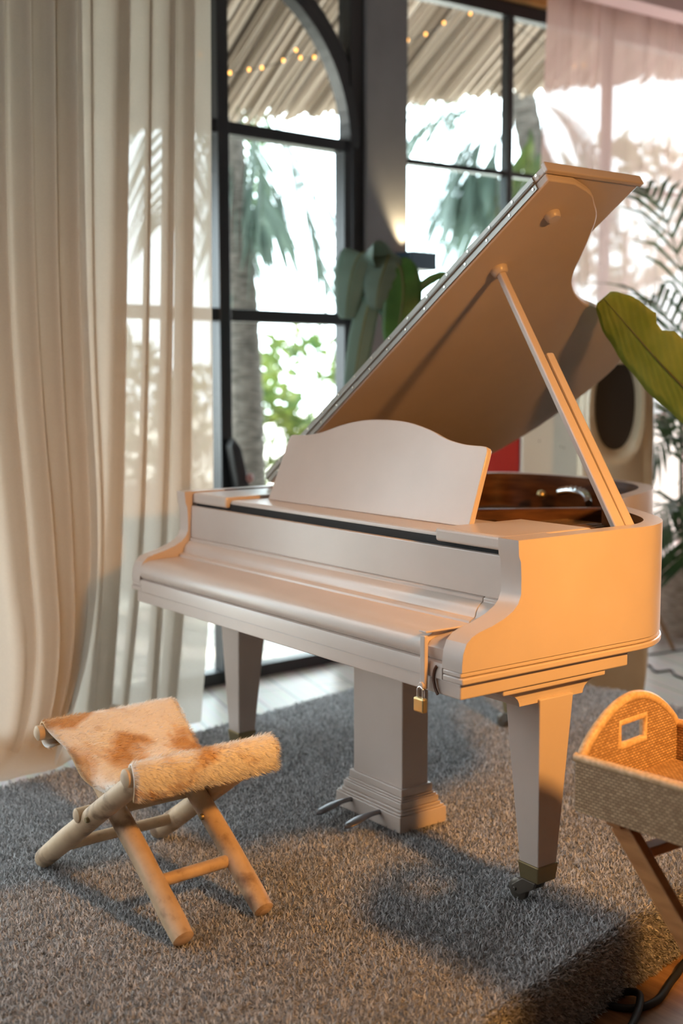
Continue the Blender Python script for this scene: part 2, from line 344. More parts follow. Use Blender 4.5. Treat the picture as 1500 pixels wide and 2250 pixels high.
# arched door of black steel: jambs, arch, stile, rails, panes, handle
def ring(mb, fr, c, zc, r0, r1, n0, n1, a0, a1, k=40):
    def g(i, j):
        a = lerp(a0, a1, i)
        q = [(r0, n0), (r1, n0), (r1, n1), (r0, n1), (r0, n0)][round(j*4)]
        return fr(c+q[0]*math.cos(a), q[1], zc+q[0]*math.sin(a))
    return mb.grid(g, k, 4)
dr = struct(thing('door_1', F1(.4, 0, FZ), None, None))
f = MB()
f.box(-.42, -.335, -.09, 0, FZ, 3.32, fr=F1).box(1.135, 1.22, -.09, 0, FZ, 3.32, fr=F1).box(-.42, 1.22, -.09, 0, 3.24, 3.32, fr=F1)
ring(f, F1, .40, 2.30, .785, .83, -.08, -.005, 0, PI)
f.build('door_frame', 'black', dr, bevel=.003)
f = MB()
ring(f, F1, .40, 2.30, .725, .775, -.06, .015, 0, PI)
f.box(.37, .43, -.06, .02, FZ, 3.06, fr=F1)
for z0, z1 in ((2.275, 2.33), (1.47, 1.525), (FZ, FZ+.06)):
    f.box(-.33, .37, -.06, .015, z0, z1, fr=F1); f.box(.43, 1.13, -.06, .015, z0, z1, fr=F1)
f.box(-.335, -.285, -.06, .015, FZ, 2.33, fr=F1); f.box(1.085, 1.135, -.06, .015, FZ, 2.33, fr=F1)
f.build('door_leaf_frame', 'black', dr, bevel=.003)
def arcpane(mb, s0, s1, zc, rad):
    k = 14; xs = [s0+(s1-s0)*i/k for i in range(k+1)]
    top = [zc+math.sqrt(max(0, rad*rad-(x-.4)**2)) for x in xs]
    poly = [(s0, zc), (s1, zc)]+[(x, z) for x, z in zip(xs[::-1], top[::-1])]
    mb.prism(poly, lambda a, b: F1(a, -.02, b), lambda a, b: F1(a, -.026, b))
for s0, s1, z0, z1 in ((-.285, .37, 1.525, 2.275), (.43, 1.085, 1.525, 2.275), (-.285, .37, FZ+.06, 1.47), (.43, 1.085, FZ+.06, 1.47)):
    MB().box(s0, s1, -.026, -.02, z0, z1, fr=F1).build('pane', 'glass', dr)
for s0, s1 in ((-.325, .37), (.43, 1.125)):
    g = MB(); arcpane(g, s0, s1, 2.33, .715); g.build('pane', 'glass', dr)
for sg in (-1, 1):                                   # spandrel panes above the arch
    k = 16; pts = [(.4+sg*.735, 2.66)]+[(.4+sg*x, 2.30+math.sqrt(.83**2-x*x)) for x in [.735-.735*i/k for i in range(k+1)]]+[(.4, 3.24), (.4+sg*.735, 3.24)]
    MB().prism(pts[1:], lambda a, b: F1(a, -.05, b), lambda a, b: F1(a, -.056, b)).build('pane', 'glass', dr)
h = MB(); h.prism([(-.032, 0), (.032, 0), (.026, .19), (0, .235), (-.024, .2)], lambda a, b: F1(.455+a-b*.22, .02, .72+b), lambda a, b: F1(.455+a-b*.22, .075, .72+b))
h.tube([F1(.43, .05, .72), F1(.45, .05, .45)], .018)
hd = h.build('door_handle', 'black_soft', dr, bevel=.008)
MB().lathe([(.004, 0), (.02, .004), (.022, .014), (.012, .02)], tuple(F1(.482, .06, .775)), 16, axis='X').build('knob', mat('pinkish_knob', (.42, .22, .2), .4), hd)

# window to the right of the pillar and another one to the far left
def window(name, F, s0, s1, bars_s, rails, z1, bot=FZ):
    w = struct(thing(name, F((s0+s1)/2, 0, bot), None, None)); f = MB()
    f.box(s0, s1, -.07, 0, z1, z1+.07, fr=F).box(s0, s1, -.07, 0, bot, bot+.06, fr=F)
    f.box(s0, s0+.02, -.07, 0, bot, z1, fr=F).box(s1-.03, s1, -.07, 0, bot, z1, fr=F)
    f.build('window_frame', 'black', w, bevel=.003)
    ss = [s0+.02]+[b for x in bars_s for b in (x-.02, x+.02)]+[s1-.03]
    for x in bars_s: MB().box(x-.02, x+.02, -.06, -.005, bot+.06, z1, fr=F).build('mullion', 'black', w, bevel=.003)
    zs = [bot+.06]+[b for z in rails for b in (z-.014, z+.014)]+[z1]
    for i in range(0, len(ss), 2):
        for z in rails: MB().box(ss[i], ss[i+1], -.055, -.01, z-.014, z+.014, fr=F).build('glazing_bar', 'black', w, bevel=.002)
        for j in range(0, len(zs), 2): MB().box(ss[i], ss[i+1], -.034, -.028, zs[j], zs[j+1], fr=F).build('pane', 'glass', w)
    return w
window('window_1', F2, 0, 4.5, (.70, 1.44, 2.18, 2.92, 3.66), (2.283, 1.0), 3.075)
window('window_2', F1, -2.3, -.68, (-1.5,), (2.3, 1.5), 3.13)

# ------------------------------------------------------------------ carpeted stage
EDGE = [(1.50, .95), (1.60, .40), (1.70, -.07), (1.78, -.46), (2.10, -2.05)]      # right edge (near the tray stand)
outline = [(2.10, -2.2), (1.78, -.46), (1.70, -.07), (1.60, .40), (1.50, .95), (1.36, 1.62), (1.24, 1.92), (.95, 1.985), (.49, 1.985), (.28, 2.0), (.13, 1.965), (-.2, 1.9), (-.52, 1.80), (-.50, 1.45), (-.44, 1.16), (-.36, .70), (-.295, .40), (-.22, 0), (-.10, -.6), (.2, -2.2)]
ol = [tuple(p) for p in cr(outline, 5, closed=True)]
# keep the front corners square-ish
st = thing('carpeted_stage', (.7, 0, FZ), 'low stage covered in shaggy grey brown carpet under the piano and stool', 'stage')
nO = len(ol)
cx_ = sum(p[0] for p in ol)/nO; cy_ = sum(p[1] for p in ol)/nO
def inset(p, d):
    v = Vector((cx_-p[0], cy_-p[1])); L = v.length; v = v/L*d
    return (p[0]+v.x, p[1]+v.y)
b = MB(); rings = []
for d, z in ((.004, FZ), (0, FZ+.02), (0, -.035), (.010, -.012), (.03, -.002), (.06, 0)): rings.append([(*inset(p, d), z) for p in ol])
vs = [p for r_ in rings for p in r_]
fs = [(i*nO+k, i*nO+(k+1) % nO, (i+1)*nO+(k+1) % nO, (i+1)*nO+k) for i in range(len(rings)-1) for k in range(nO)]
b.add(vs, fs); q = len(rings)-1; b.f.append([q*nO+k for k in range(nO)]); b.m.append(0); b.f.append([k for k in range(nO-1, -1, -1)]); b.m.append(0)
b.build('carpet_backing', 'carpetbase', st, smooth=40)

def blades(name, P, N, L, Wd, matl, parent, lean=.5, seed=1, flow=None):
    """short tapered pile tufts / hairs: P positions, N normals, L lengths, all as arrays"""
    rng = np.random.default_rng(seed); n = len(P)
    t = rng.normal(size=(n, 3)); t -= (t*N).sum(1)[:, None]*N; t /= np.linalg.norm(t, axis=1)[:, None]
    lv = rng.normal(size=(n, 3))*lean
    if flow is not None: lv = lv*.35+np.array(flow)
    dirv = N+lv; dirv /= np.linalg.norm(dirv, axis=1)[:, None]
    dir2 = dirv+lv*.7-N*.15; dir2 /= np.linalg.norm(dir2, axis=1)[:, None]
    a = P-t*Wd[:, None]/2; b_ = P+t*Wd[:, None]/2; mid = P+dirv*(L*.6)[:, None]
    c = mid+t*Wd[:, None]*.45; d = mid-t*Wd[:, None]*.45; e = mid+dir2*(L*.5)[:, None]
    V = np.stack([a, b_, c, d, e], 1).reshape(-1, 3)
    og = np.array(ORG.get(parent.name, (0, 0, 0))); V = V-og
    k = np.arange(n)*5
    loops = np.stack([k, k+1, k+2, k+3, k+3, k+2, k+4], 1).reshape(-1)
    tot = np.tile([4, 3], n); start = np.concatenate([[0], np.cumsum(tot)[:-1]])
    me = bpy.data.meshes.new(name); me.vertices.add(len(V)); me.loops.add(len(loops)); me.polygons.add(len(tot))
    me.vertices.foreach_set('co', V.astype(np.float32).ravel()); me.loops.foreach_set('vertex_index', loops.astype(np.int32))
    me.polygons.foreach_set('loop_start', start.astype(np.int32)); me.polygons.foreach_set('loop_total', tot.astype(np.int32))
    me.update(calc_edges=True); me.materials.append(M[matl] if isinstance(matl, str) else matl)
    o = bpy.data.objects.new(name, me); COL.objects.link(o); o.parent = parent; o['kind'] = 'stuff'; ORG[o.name] = tuple(og)
    return o
# pile: dense near the photographer, a little sparser far away; also down the stage's edge
def inside(x, y, poly):
    r_ = np.zeros(len(x), bool); j = len(poly)-1
    for i in range(len(poly)):
        xi, yi = poly[i]; xj, yj = poly[j]
        r_ ^= ((yi > y) != (yj > y)) & (x < (xj-xi)*(y-yi)/(yj-yi+1e-12)+xi); j = i
    return r_
rng = np.random.default_rng(3)
XY = rng.uniform((-.6, -1.35), (2.0, 2.05), size=(520000, 2))
innerp = [inset(p, .02) for p in ol]
XY = XY[inside(XY[:, 0], XY[:, 1], innerp)]
vis = (XY[:, 1] > -1.25+.0*XY[:, 0]) & (XY[:, 1] > -.62-.75*(1.2-XY[:, 0])*(XY[:, 0] < 1.2)-.9*np.abs(XY[:, 0]-1.2)*(XY[:, 0] >= 1.2)-.35)
XY = XY[vis]; n = len(XY)
P = np.column_stack([XY, np.full(n, -.003)]); Nn = np.tile([0., 0, 1], (n, 1))
# the edge
ke = []; 
for i in range(nO):
    p, q_ = ol[i], ol[(i+1) % nO]
    if p[0] > 1.25 and p[1] < 1.5: 
        L_ = math.hypot(q_[0]-p[0], q_[1]-p[1]); k = int(L_*22000)
        t = rng.uniform(size=k); z = rng.uniform(FZ+.005, 0, size=k)
        nx, ny = (q_[1]-p[1])/L_, -(q_[0]-p[0])/L_
        if nx < 0: nx, ny = -nx, -ny
        e_ = np.clip((z+.035)/.035, 0, 1)
        ke.append((np.column_stack([p[0]+(q_[0]-p[0])*t-nx*.02*e_**2, p[1]+(q_[1]-p[1])*t-ny*.02*e_**2, z]), np.column_stack([nx*(1-.6*e_), ny*(1-.6*e_), e_*.9+.02])))
PE = np.concatenate([a for a, _ in ke]); NE = np.concatenate([b_ for _, b_ in ke]); NE /= np.linalg.norm(NE, axis=1)[:, None]
P = np.concatenate([P, PE]); Nn = np.concatenate([Nn, NE]); n = len(P)
blades('carpet_pile', P, Nn, rng.uniform(.009, .018, n), rng.uniform(.0024, .0046, n), 'pile', st, lean=.55, seed=5)

# ------------------------------------------------------------------ grand piano
pn = thing('grand_piano', (.74, .6, 0), 'beige painted grand piano with raised lid and music desk on the carpet', 'piano')
W = 1.48; ZT = .869; ZB = .579
# outer outline of the rim (straight sides, bentside curve, tail)
raw = [(W, .30), (W, .45), (W, .57), (1.466, .63), (1.425, .70), (1.355, .765), (1.22, .85), (1.115, .915), (1.045, .985), (.985, 1.09), (.935, 1.21), (.87, 1.34), (.795, 1.44), (.69, 1.515), (.54, 1.565), (.36, 1.58), (.20, 1.57), (.08, 1.53), (.02, 1.46), (0, 1.36), (0, 1.1), (0, .7), (0, .30)]
rim = [tuple(p) for p in cr(raw, 4)]
def offset(path, d):
    out = []
    for i, p in enumerate(path):
        a = path[max(i-1, 0)]; b_ = path[min(i+1, len(path)-1)]
        tx, ty = b_[0]-a[0], b_[1]-a[1]; L = math.hypot(tx, ty) or 1
        out.append((p[0]-ty/L*d, p[1]+tx/L*d))
    return out
def wallmesh(mb, path, t, z0, z1, mi_out=0, mi_in=1):
    inn = offset(path, t); n = len(path)
    vs = [(*p, z0) for p in path]+[(*p, z1) for p in path]+[(*p, z1) for p in inn]+[(*p, z0) for p in inn]
    for i in range(n-1):
        pass
    fs = [(i, i+1, n+i+1, n+i) for i in range(n-1)]; mb.add(vs, fs, mi_out); k = len(mb.v)-4*n
    for i in range(n-1):
        mb.f.append([k+n+i, k+n+i+1, k+2*n+i+1, k+2*n+i]); mb.m.append(mi_out)
        mb.f.append([k+2*n+i, k+2*n+i+1, k+3*n+i+1, k+3*n+i]); mb.m.append(mi_in)
        mb.f.append([k+3*n+i, k+3*n+i+1, k+i+1, k+i]); mb.m.append(mi_out)
    for i in (0, n-1): mb.f.append([k+i, k+n+i, k+2*n+i, k+3*n+i]); mb.m.append(mi_out)
    return mb
wallmesh(MB(), rim, .045, .605, ZT).build('rim', ['paint', 'mahogany'], pn, smooth=40)
# profile of the case arms (y, z)
arm = [(.30, ZT), (.158, ZT), (.160, .835), (.166, .822), (.168, .790), (.168, .752), (.160, .733), (.145, .719), (.120, .706), (.085, .694), (.050, .686), (.028, .678), (.012, .665), (.003, .645), (0, .62), (0, .605), (.30, .605)]
armc = arm
for x0, x1 in ((W-.062, W), (0, .05)):
    MB().prism(armc, lambda a, b_: (x0, a, b_), lambda a, b_: (x1, a, b_)).build('case_arm', 'paint', pn, smooth=25)
# base mouldings running round the case: two fine steps
path = [(W-.062, 0.0), (W-.001, 0.0)]
def mould(z0, z1, out, name):
    mb = MB(); pr_ = [(W, -.001)]+[(W, .1), (W, .2)]+rim
    left = [(0, .2), (0, .1), (0, -.001)]
    pth = pr_+left
    o_ = offset(pth, -out); i_ = offset(pth, .06); n = len(pth)
    vs = [(*p, z0) for p in o_]+[(*p, z1) for p in o_]+[(*p, z1) for p in i_]+[(*p, z0) for p in i_]
    fs = []
    for i in range(n-1):
        for a, b_ in ((0, 1), (1, 2), (2, 3), (3, 0)): fs.append((a*n+i, a*n+i+1, b_*n+i+1, b_*n+i))
    for i in (0, n-1): fs.append((i, n+i, 2*n+i, 3*n+i))
    mb.add(vs, fs); mb.build(name, 'paint', pn, bevel=.003, smooth=35)
mould(.5935, .6045, -.003, 'moulding')
mould(.579, .593, .003, 'moulding')
# key bed with its stepped side boards
MB().box(.020, 1.470, .006, .53, .5445, .5785).build('key_bed', 'paint', pn, bevel=.003)
MB().prism([(1.40, .20), (1.40, .52), (1.30, .62), (.95, .84), (.72, 1.20), (.60, 1.36), (.10, 1.36), (.08, .20)], lambda a, b_: (a, b_, .535), lambda a, b_: (a, b_, .60)).build('bottom_frame', 'paint', pn, bevel=.003)
for x0, x1 in ((1.20, 1.464), (.022, .28)):
    MB().box(x0, x1, .135, .46, .531, .544).build('bed_strip', 'paint', pn, bevel=.003)
# soundboard, iron plate and strings inside
ins = offset(rim, .047)
sb = MB(); poly = [p for p in ins if p[1] > .34]
poly = [(W-.05, .34)]+poly+[(.05, .34)]
sb.prism(poly, lambda a, b_: (a, b_, .70), lambda a, b_: (a, b_, .715)); sb.build('soundboard', 'soundboard', pn)
pl_ = MB(); ipl = [p for p in offset(rim, .10) if p[1] > .50]
pl_.prism([(W-.11, .46)]+ipl+[(.11, .46)], lambda a, b_: (a, b_, .735), lambda a, b_: (a, b_, .752))
for k in range(5):
    x = .18+k*.25; pl_.tube([(x, .47, .765), (x*.75+.05, 1.05+.08*(4-k)*.5, .765)], .017, 8)
pl_.box(.06, W-.05, .40, .55, .74, .79)
pl_.build('iron_plate', 'iron', pn, bevel=.006)
sr = MB()
for k in range(48):
    x = .14+k*.0255; ye = max(.62, 1.40-max(0, x-.55)*.95); sr.tube([(x, .53, .768), (x*.88+.03, ye, .762)], .0008, 4)
sr.build('strings', 'string', pn)
MB().box(.10, 1.37, .47, .52, .77, .812).build('pin_block', 'mahogany', pn, bevel=.004)
bm_ = MB(); a_ = Vector((.40, .62, 0)); b_ = Vector((.80, 1.30, 0)); t_ = (b_-a_).normalized(); s_ = Vector((t_.y, -t_.x, 0))
bm_.prism([(-.014, .753), (.014, .753), (.014, .806), (.006, .812), (-.014, .812)], lambda u, z: a_+s_*u+Vector((0, 0, z)), lambda u, z: b_+s_*u+Vector((0, 0, z))); bm_.build('cross_beam', 'mahogany', pn)
bp_ = [Vector(p) for p in cr([(.35, 1.49, .815), (.42, 1.465, .826), (.52, 1.41, .828), (.60, 1.35, .822), (.645, 1.31, .810)], 5)]
br = MB().tube(bp_, [.013]*len(bp_), 10)
for k in range(1, len(bp_), 2): br.tube([bp_[k]+Vector((-.006, -.01, .010)), bp_[k]+Vector((.004, .006, .016))], .0045, 6)
br.build('plate_bracket', 'chrome', pn, smooth=50)
MB().lathe([(.003, 0), (.014, .004), (.018, .014), (.013, .026), (.002, .03)], (.29, 1.46, .79), 16).build('plate_knob', 'brass', pn, smooth=60)
MB().lathe([(.010, 0), (.010, .035), (.020, .038), (.020, .046), (.008, .050)], (.86, .64, .752), 14).build('plate_bolt', 'oldbrass', pn, smooth=50)
cb = MB()
for k in range(9):
    t = k/8; cb.tube([(.80+t*.17, .78+t*.05, .796), (.86+t*.17, .98-t*.02, .80)], .0028, 5)
for k in range(8):
    t = k/7; cb.tube([(.80+t*.06, .78+t*.2, .799), (.97+t*.06, .83+t*.13, .803)], .0024, 5)
for k in range(3): cb.tube(cr([(1.0+k*.035, .72, .80), (1.03+k*.03, .84, .806), (1.0+k*.02, .95, .80)], 5), .006, 6)
cb.build('plate_lattice', mat('gilt_lattice', (.30, .17, .07), .4, .6), pn)

# closed keyboard lid: rounded nose, flat, stepped moulding, upright board
kl = [(.010, .6155), (.002, .624), (-.001, .636), (.003, .650), (.013, .662), (.030, .669), (.055, .671), (.132, .673), (.134, .679), (.139, .683), (.146, .684), (.150, .689), (.152, .698), (.158, .708), (.167, .716), (.172, .719), (.172, .727), (.178, .729), (.178, .745), (.30, .745), (.30, .6155)]
def xprism(poly, x0, x1): return MB().prism(poly, lambda a, b_: (x0, a, b_), lambda a, b_: (x1, a, b_))
xprism(kl, .0505, 1.357).build('keyboard_lid', 'paint', pn, smooth=32, bevel=.0015)
kb = [(.014, .6155), (.009, .626), (.010, .641), (.018, .652), (.034, .659), (.132, .6725), (.134, .679), (.139, .683), (.146, .684), (.150, .689), (.152, .698), (.158, .708), (.167, .716), (.172, .719), (.172, .727), (.178, .729), (.178, .745), (.30, .745), (.30, .6155)]
xprism(kb, 1.3585, 1.4175).build('key_block', 'paint', pn, smooth=32, bevel=.0015)
xprism([(.176, .7295), (.192, .7295), (.196, .826), (.180, .826)], .0505, 1.4175).build('fallboard', 'paint', pn, bevel=.002)
ks = [(0, .580), (0, .606), (.002, .613), (.009, .6150), (.05, .6150), (.05, .580)]
xprism(ks, .0505, 1.4175).build('key_slip', 'paint', pn, smooth=30)
MB().box(.0505, 1.4175, .200, .212, .75, .845).build('gap_shade_strip', 'dark', pn)  # black strip standing in for the shade in the gap behind the fallboard
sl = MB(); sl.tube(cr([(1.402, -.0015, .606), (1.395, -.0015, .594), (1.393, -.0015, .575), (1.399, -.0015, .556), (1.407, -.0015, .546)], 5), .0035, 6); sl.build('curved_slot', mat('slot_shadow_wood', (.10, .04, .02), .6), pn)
hs = MB(); hs.box(1.362, 1.378, -.014, -.004, .552, .668); hs.box(1.355, 1.380, -.012, .10, .6735, .678); hs.tube([(1.37, -.019, .56), (1.37, -.004, .56)], .008, 12)
hs.build('lock_hasp', 'paint', pn, bevel=.002)
# top boards in front of the lid and the sliding desk tray
def rbox(x0, x1, y0, y1, z0, z1, name): MB().box(x0, x1, y0, y1, z0, z1).build(name, 'paint', pn, bevel=.008, seg=3)
rbox(.0505, .245, .185, .50, .833, .866, 'top_block'); rbox(1.185, 1.4175, .180, .46, .836, .8685, 'top_block')
rbox(.246, 1.184, .20, .44, .836, .857, 'desk_tray')
# music desk with ogee top, leaning back
dk = [(-.436, 0), (.436, 0), (.425, .19)]
top = cr([(.425, .187), (.421, .199), (.405, .204), (.34, .206), (.27, .217), (.19, .240), (.10, .257), (0, .262), (-.10, .257), (-.19, .240), (-.27, .217), (-.34, .206), (-.405, .204), (-.421, .199), (-.425, .187)], 5)
dkp = [(-.436, 0), (.436, 0)]+[tuple(p) for p in top]
dn = Vector((0, .93, -.36)).normalized(); du = Vector((0, .36, .93)).normalized()
mk = lambda o_: (lambda a, b_: Vector((.739+a, .296, .858))+du*b_+dn*o_)
MB().prism(dkp, mk(0), mk(.016)).build('music_desk', 'paint', pn, bevel=.002, smooth=30)
for x0 in (.40, 1.0): MB().box(x0, x0+.06, .345, .40, .857, .94).build('desk_support', 'paint', pn)

# lid, raised about its hinge on the left side; front flap folded back over it
TH = R(33.6); hz = ZT+.004
LU = Vector((math.cos(TH), 0, math.sin(TH))); LN = Vector((-math.sin(TH), 0, math.cos(TH)))
lidp = lambda u, y, n: Vector((0, y, hz))+LU*u+LN*n
lraw = [(1.445, .655), (1.43, .69), (1.406, .72), (1.36, .773), (1.285, .818), (1.21, .857), (1.15, .885), (1.095, .925), (1.045, .985), (1.005, 1.06), (.985, 1.13), (.958, 1.20), (.92, 1.285), (.875, 1.365), (.81, 1.445), (.707, 1.508), (.57, 1.52), (.41, 1.50), (.26, 1.46), (.118, 1.39), (.03, 1.30), (.0, 1.2)]
lout = [(0, .505), (1.462, .505), (1.462, .60)]+[tuple(p) for p in cr(lraw, 4)]
MB().prism(lout, lambda a, b_: lidp(a, b_, .0), lambda a, b_: lidp(a, b_, .022)).build('lid', 'paint_satin', pn, bevel=.004, smooth=30)
flp = MB().prism([(-.0, .505), (1.47, .505), (1.47, .846), (0, .846)], lambda a, b_: lidp(a, b_, .0235), lambda a, b_: lidp(a, b_, .043))
flp.prism([(1.462, .500), (1.476, .500), (1.476, .852), (1.462, .852)], lambda a, b_: lidp(a, b_, .019), lambda a, b_: lidp(a, b_, .046))
flp.build('lid_flap', 'paint', pn, bevel=.003)
hg = MB().prism([(.0, .004), (1.425, .004), (1.425, .040), (.0, .040)], lambda a, b_: lidp(a, .5045, b_), lambda a, b_: lidp(a, .500, b_))
hg.tube([lidp(0, .4985, .0225), lidp(1.425, .4985, .0225)], .0038, 8)
hgo = hg.build('lid_hinge', 'hinge', pn, smooth=40)
for k in range(15):
    for nn in (.012, .033):
        u = .07+k*.096+(.025 if nn > .02 else 0)
        c = lidp(u, .4995, nn)
        MB().tube([c, c-Vector((0, .0015, 0))], .0035, 10).build('screw', 'screw', hgo)
c = lidp(1.35, .615, 0); MB().tube([c, c-LN*.012, c-LN*.016], [.021, .019, .015], 20).build('lid_buffer', 'paint', pn, smooth=40)
c = lidp(1.13, .61, 0); MB().tube([c, c-LN*.012, c-LN*.018], [.024, .022, .016], 20).build('prop_socket', 'paint', pn, smooth=40)
# hinge leaves on the spine
MB().box(-.004, .03, .52, 1.30, ZT-.001, ZT+.003).build('spine_hinge', 'hinge', pn)
# prop stick with its folding half
p0 = Vector((1.428, .545, .850)); p1 = lidp(1.13, .61, -.012)
ax = (p1-p0).normalized(); sd = Vector((.25, .97, 0)); sd = (sd-ax*sd.dot(ax)).normalized(); th_ = ax.cross(sd)
def stick(mb, a, b_, off, w0, w1, t_):
    c0, c1 = a+sd*off, b_+sd*off; vs = []
    for c, w in ((c0, w0), (c1, w1)): vs += [c+sd*x*w/2+th_*y*t_/2 for x, y in ((-1, -1), (1, -1), (1, 1), (-1, 1))]
    return mb.add(vs, [(3, 2, 1, 0), (4, 5, 6, 7), (0, 1, 5, 4), (1, 2, 6, 5), (2, 3, 7, 6), (3, 0, 4, 7)])
pp = stick(MB(), p0, p1, 0, .028, .020, .020).build('lid_prop', 'paint', pn, bevel=.004)
stick(MB(), p0, p0+ax*(p1-p0).length*.66, .030, .028, .024, .018).build('prop_half', 'paint', pp, bevel=.006)

# legs: capital, tapered post, brass socket, caster
def leg(cx, cy, flip, name='leg'):
    o = MB(); top = cx-.01*flip
    o.frust((top, cy, .50), .112, .108, (cx, cy-.005, .098), .060, .060)
    lg = o.build(name, 'paint', pn, bevel=.003)
    cap = MB(); x0, x1 = (cx-.17, cx+.045) if flip > 0 else (cx-.045, cx+.17)
    prof = [(0, .5305), (0, .526)]+[(.034*math.sin(q*PI/12), .526-.034*(1-math.cos(q*PI/12))) for q in range(1, 7)]
    for (i0, z0), (i1, z1) in zip(prof, prof[1:]):
        xa, xb = (x0+i0*2.2, x1-i0*.2) if flip > 0 else (x0+i0*.2, x1-i0*2.2)
        xc, xd = (x0+i1*2.2, x1-i1*.2) if flip > 0 else (x0+i1*.2, x1-i1*2.2)
        ya, yb, yc, yd = cy-.165+i0*1.6, cy+.14-i0*1.4, cy-.165+i1*1.6, cy+.14-i1*1.4
        cap.frust(((xc+xd)/2, (yc+yd)/2, z1), xd-xc, yd-yc, ((xa+xb)/2, (ya+yb)/2, z0), xb-xa, yb-ya)
    cap.build('capital', 'paint', lg, smooth=40)
    MB().frust((cx, cy-.005, .102), .067, .067, (cx, cy-.005, .060), .058, .058).build('brass_socket', 'oldbrass', lg, bevel=.003)
    fk = MB(); ox, oy = -.040, -.020
    for s_ in (-.014, .014):
        fk.prism([(0, .062), (.024, .062), (.024+ox*.2, .045), (ox+.014, .020), (ox-.012, .020), (ox-.012, .036), (-.018, .062)], lambda a, b_: (cx+a, cy+oy+s_-.004, b_), lambda a, b_: (cx+a, cy+oy+s_+.004, b_))
    fk.tube([(cx+ox, cy+oy-.022, .030), (cx+ox, cy+oy+.022, .030)], .005, 8); fk.build('caster_fork', 'caster', lg, bevel=.0015)
    MB().lathe([(.006, -.010), (.021, -.010), (.0265, -.006), (.0265, .006), (.021, .010), (.006, .010)], (cx+ox, cy+oy-.004, .0265), 24, axis='Y').build('caster_wheel', 'caster', lg, smooth=40)
leg(1.402, .318, 1); leg(.083, .338, -1); leg(.36, 1.28, -1)

# pedal lyre
ly = MB().box(.636, .852, .36, .452, .09, .546).build('pedal_lyre', 'paint', pn, bevel=.003)
lb = MB(); lv = [(.0, .045, .036), (.045, .051, .032), (.051, .058, .025), (.058, .076, .021), (.076, .081, .017), (.081, .086, .012), (.086, .108, .009)]
for z0, z1, e in lv: lb.box(.636-e, .852+e, .36-e, .452+e, z0+.004, z1+.004)
lb.build('lyre_base', 'paint', ly, bevel=.004)
def pedal(x):
    p = MB()
    def g(i, j):
        t = i; yy = .34-.135*t; zz = .040-.016*math.sin(t*PI*.5)+.020*math.sin(t*PI)*.5
        wdt = (.007+.011*min(1, max(0, (t-.3)/.3)))*(math.sqrt(max(0, 1-max(0, (t-.8)/.2)**2)))
        a = 2*PI*j; return (x+wdt*math.cos(a), yy, zz+(.0065*math.sin(a))*(1 if t < .97 else .6))
    p.grid(g, 16, 12); p.build('pedal', 'pedal', ly, smooth=60)
pedal(.672); pedal(.800)

# brass padlock hanging on the hasp
pk = thing('padlock', (1.37, -.016, .50), 'small brass padlock hanging from the hasp at the piano keyboard lid', 'padlock')
MB().box(1.352, 1.385, -.024, -.010, .5015, .534).build('lock_body', 'brass', pk, bevel=.004, seg=3)
MB().tube([(1.3595, -.017, .532), (1.3595, -.017, .548)]+[(1.3685-.009*math.cos(a), -.017, .548+.009*math.sin(a)) for a in [PI*k/10 for k in range(1, 10)]]+[(1.3775, -.017, .548), (1.3775, -.017, .532)], .0026, 8).build('shackle', 'chrome', pk, smooth=60)

# ------------------------------------------------------------------ folding stool with cowhide seat
sx = thing('folding_stool', (.8, -.35, 0), 'folding branch wood stool with tan and white cowhide sling seat', 'stool')
def branch(a, b_, r0, r1, seed, n=14, name='leg', parent=sx, bend=.006, matl='stoolwood', rounded=True):
    a, b_ = Vector(a), Vector(b_); pts = []; rad = []
    for i in range(n+1):
        t = i/n; p = a.lerp(b_, t)+Vector((noise.noise(Vector((seed, t*2.2, 0))), noise.noise(Vector((seed+9, t*2.2, 0))), 0))*bend*math.sin(PI*t)
        pts.append(p); rr = lerp(r0, r1, t)*(1+.05*noise.noise(Vector((seed, 0, t*4))))
        rad.append(rr)
    if rounded:
        d = (a-b_).normalized()
        pts = [a+d*r0*.22]+pts+[b_-d*r1*.22]; rad = [rad[0]*.55]+rad+[rad[-1]*.55]
        rad[1] *= .93; rad[-2] *= .93
    return MB().tube(pts, rad, 16, wob=.06, capmi=1).build(name, [matl, 'endgrain'], parent, smooth=55)
zb_ = .362
branch((.508, -.515, .020), (1.028, -.512, zb_), .027, .024, 1.3); branch((.508, -.195, .020), (1.028, -.192, zb_), .027, .024, 2.1)
branch((1.103, -.452, .018), (.572, -.458, zb_), .026, .023, 3.7); branch((1.085, -.236, .018), (.572, -.240, zb_), .026, .023, 4.4)
branch((1.028, -.545, zb_+.008), (1.028, -.165, zb_+.008), .022, .022, 5.2, name='seat_bar', bend=.003)
branch((.572, -.550, zb_), (.572, -.170, zb_), .020, .020, 6.2, name='seat_bar', bend=.003)
branch((.768, -.542, .212), (.768, -.20, .212), .018, .018, 7.2, name='stretcher', bend=.003)
branch((.967, -.452, .095), (.960, -.236, .097), .0145, .0145, 8.2, name='stretcher', bend=.004, rounded=False)
branch((.607, -.515, .082), (.607, -.195, .084), .0145, .0145, 9.2, name='stretcher', bend=.004, rounded=False)
for p in ((.822, -.541, .218), (.86, -.265, .175)):
    MB().lathe([(.001, -.003), (.006, -.003), (.0075, 0), (.0075, .004)], p, 12, axis='Y').build('bolt', 'oldbrass', sx, smooth=50)
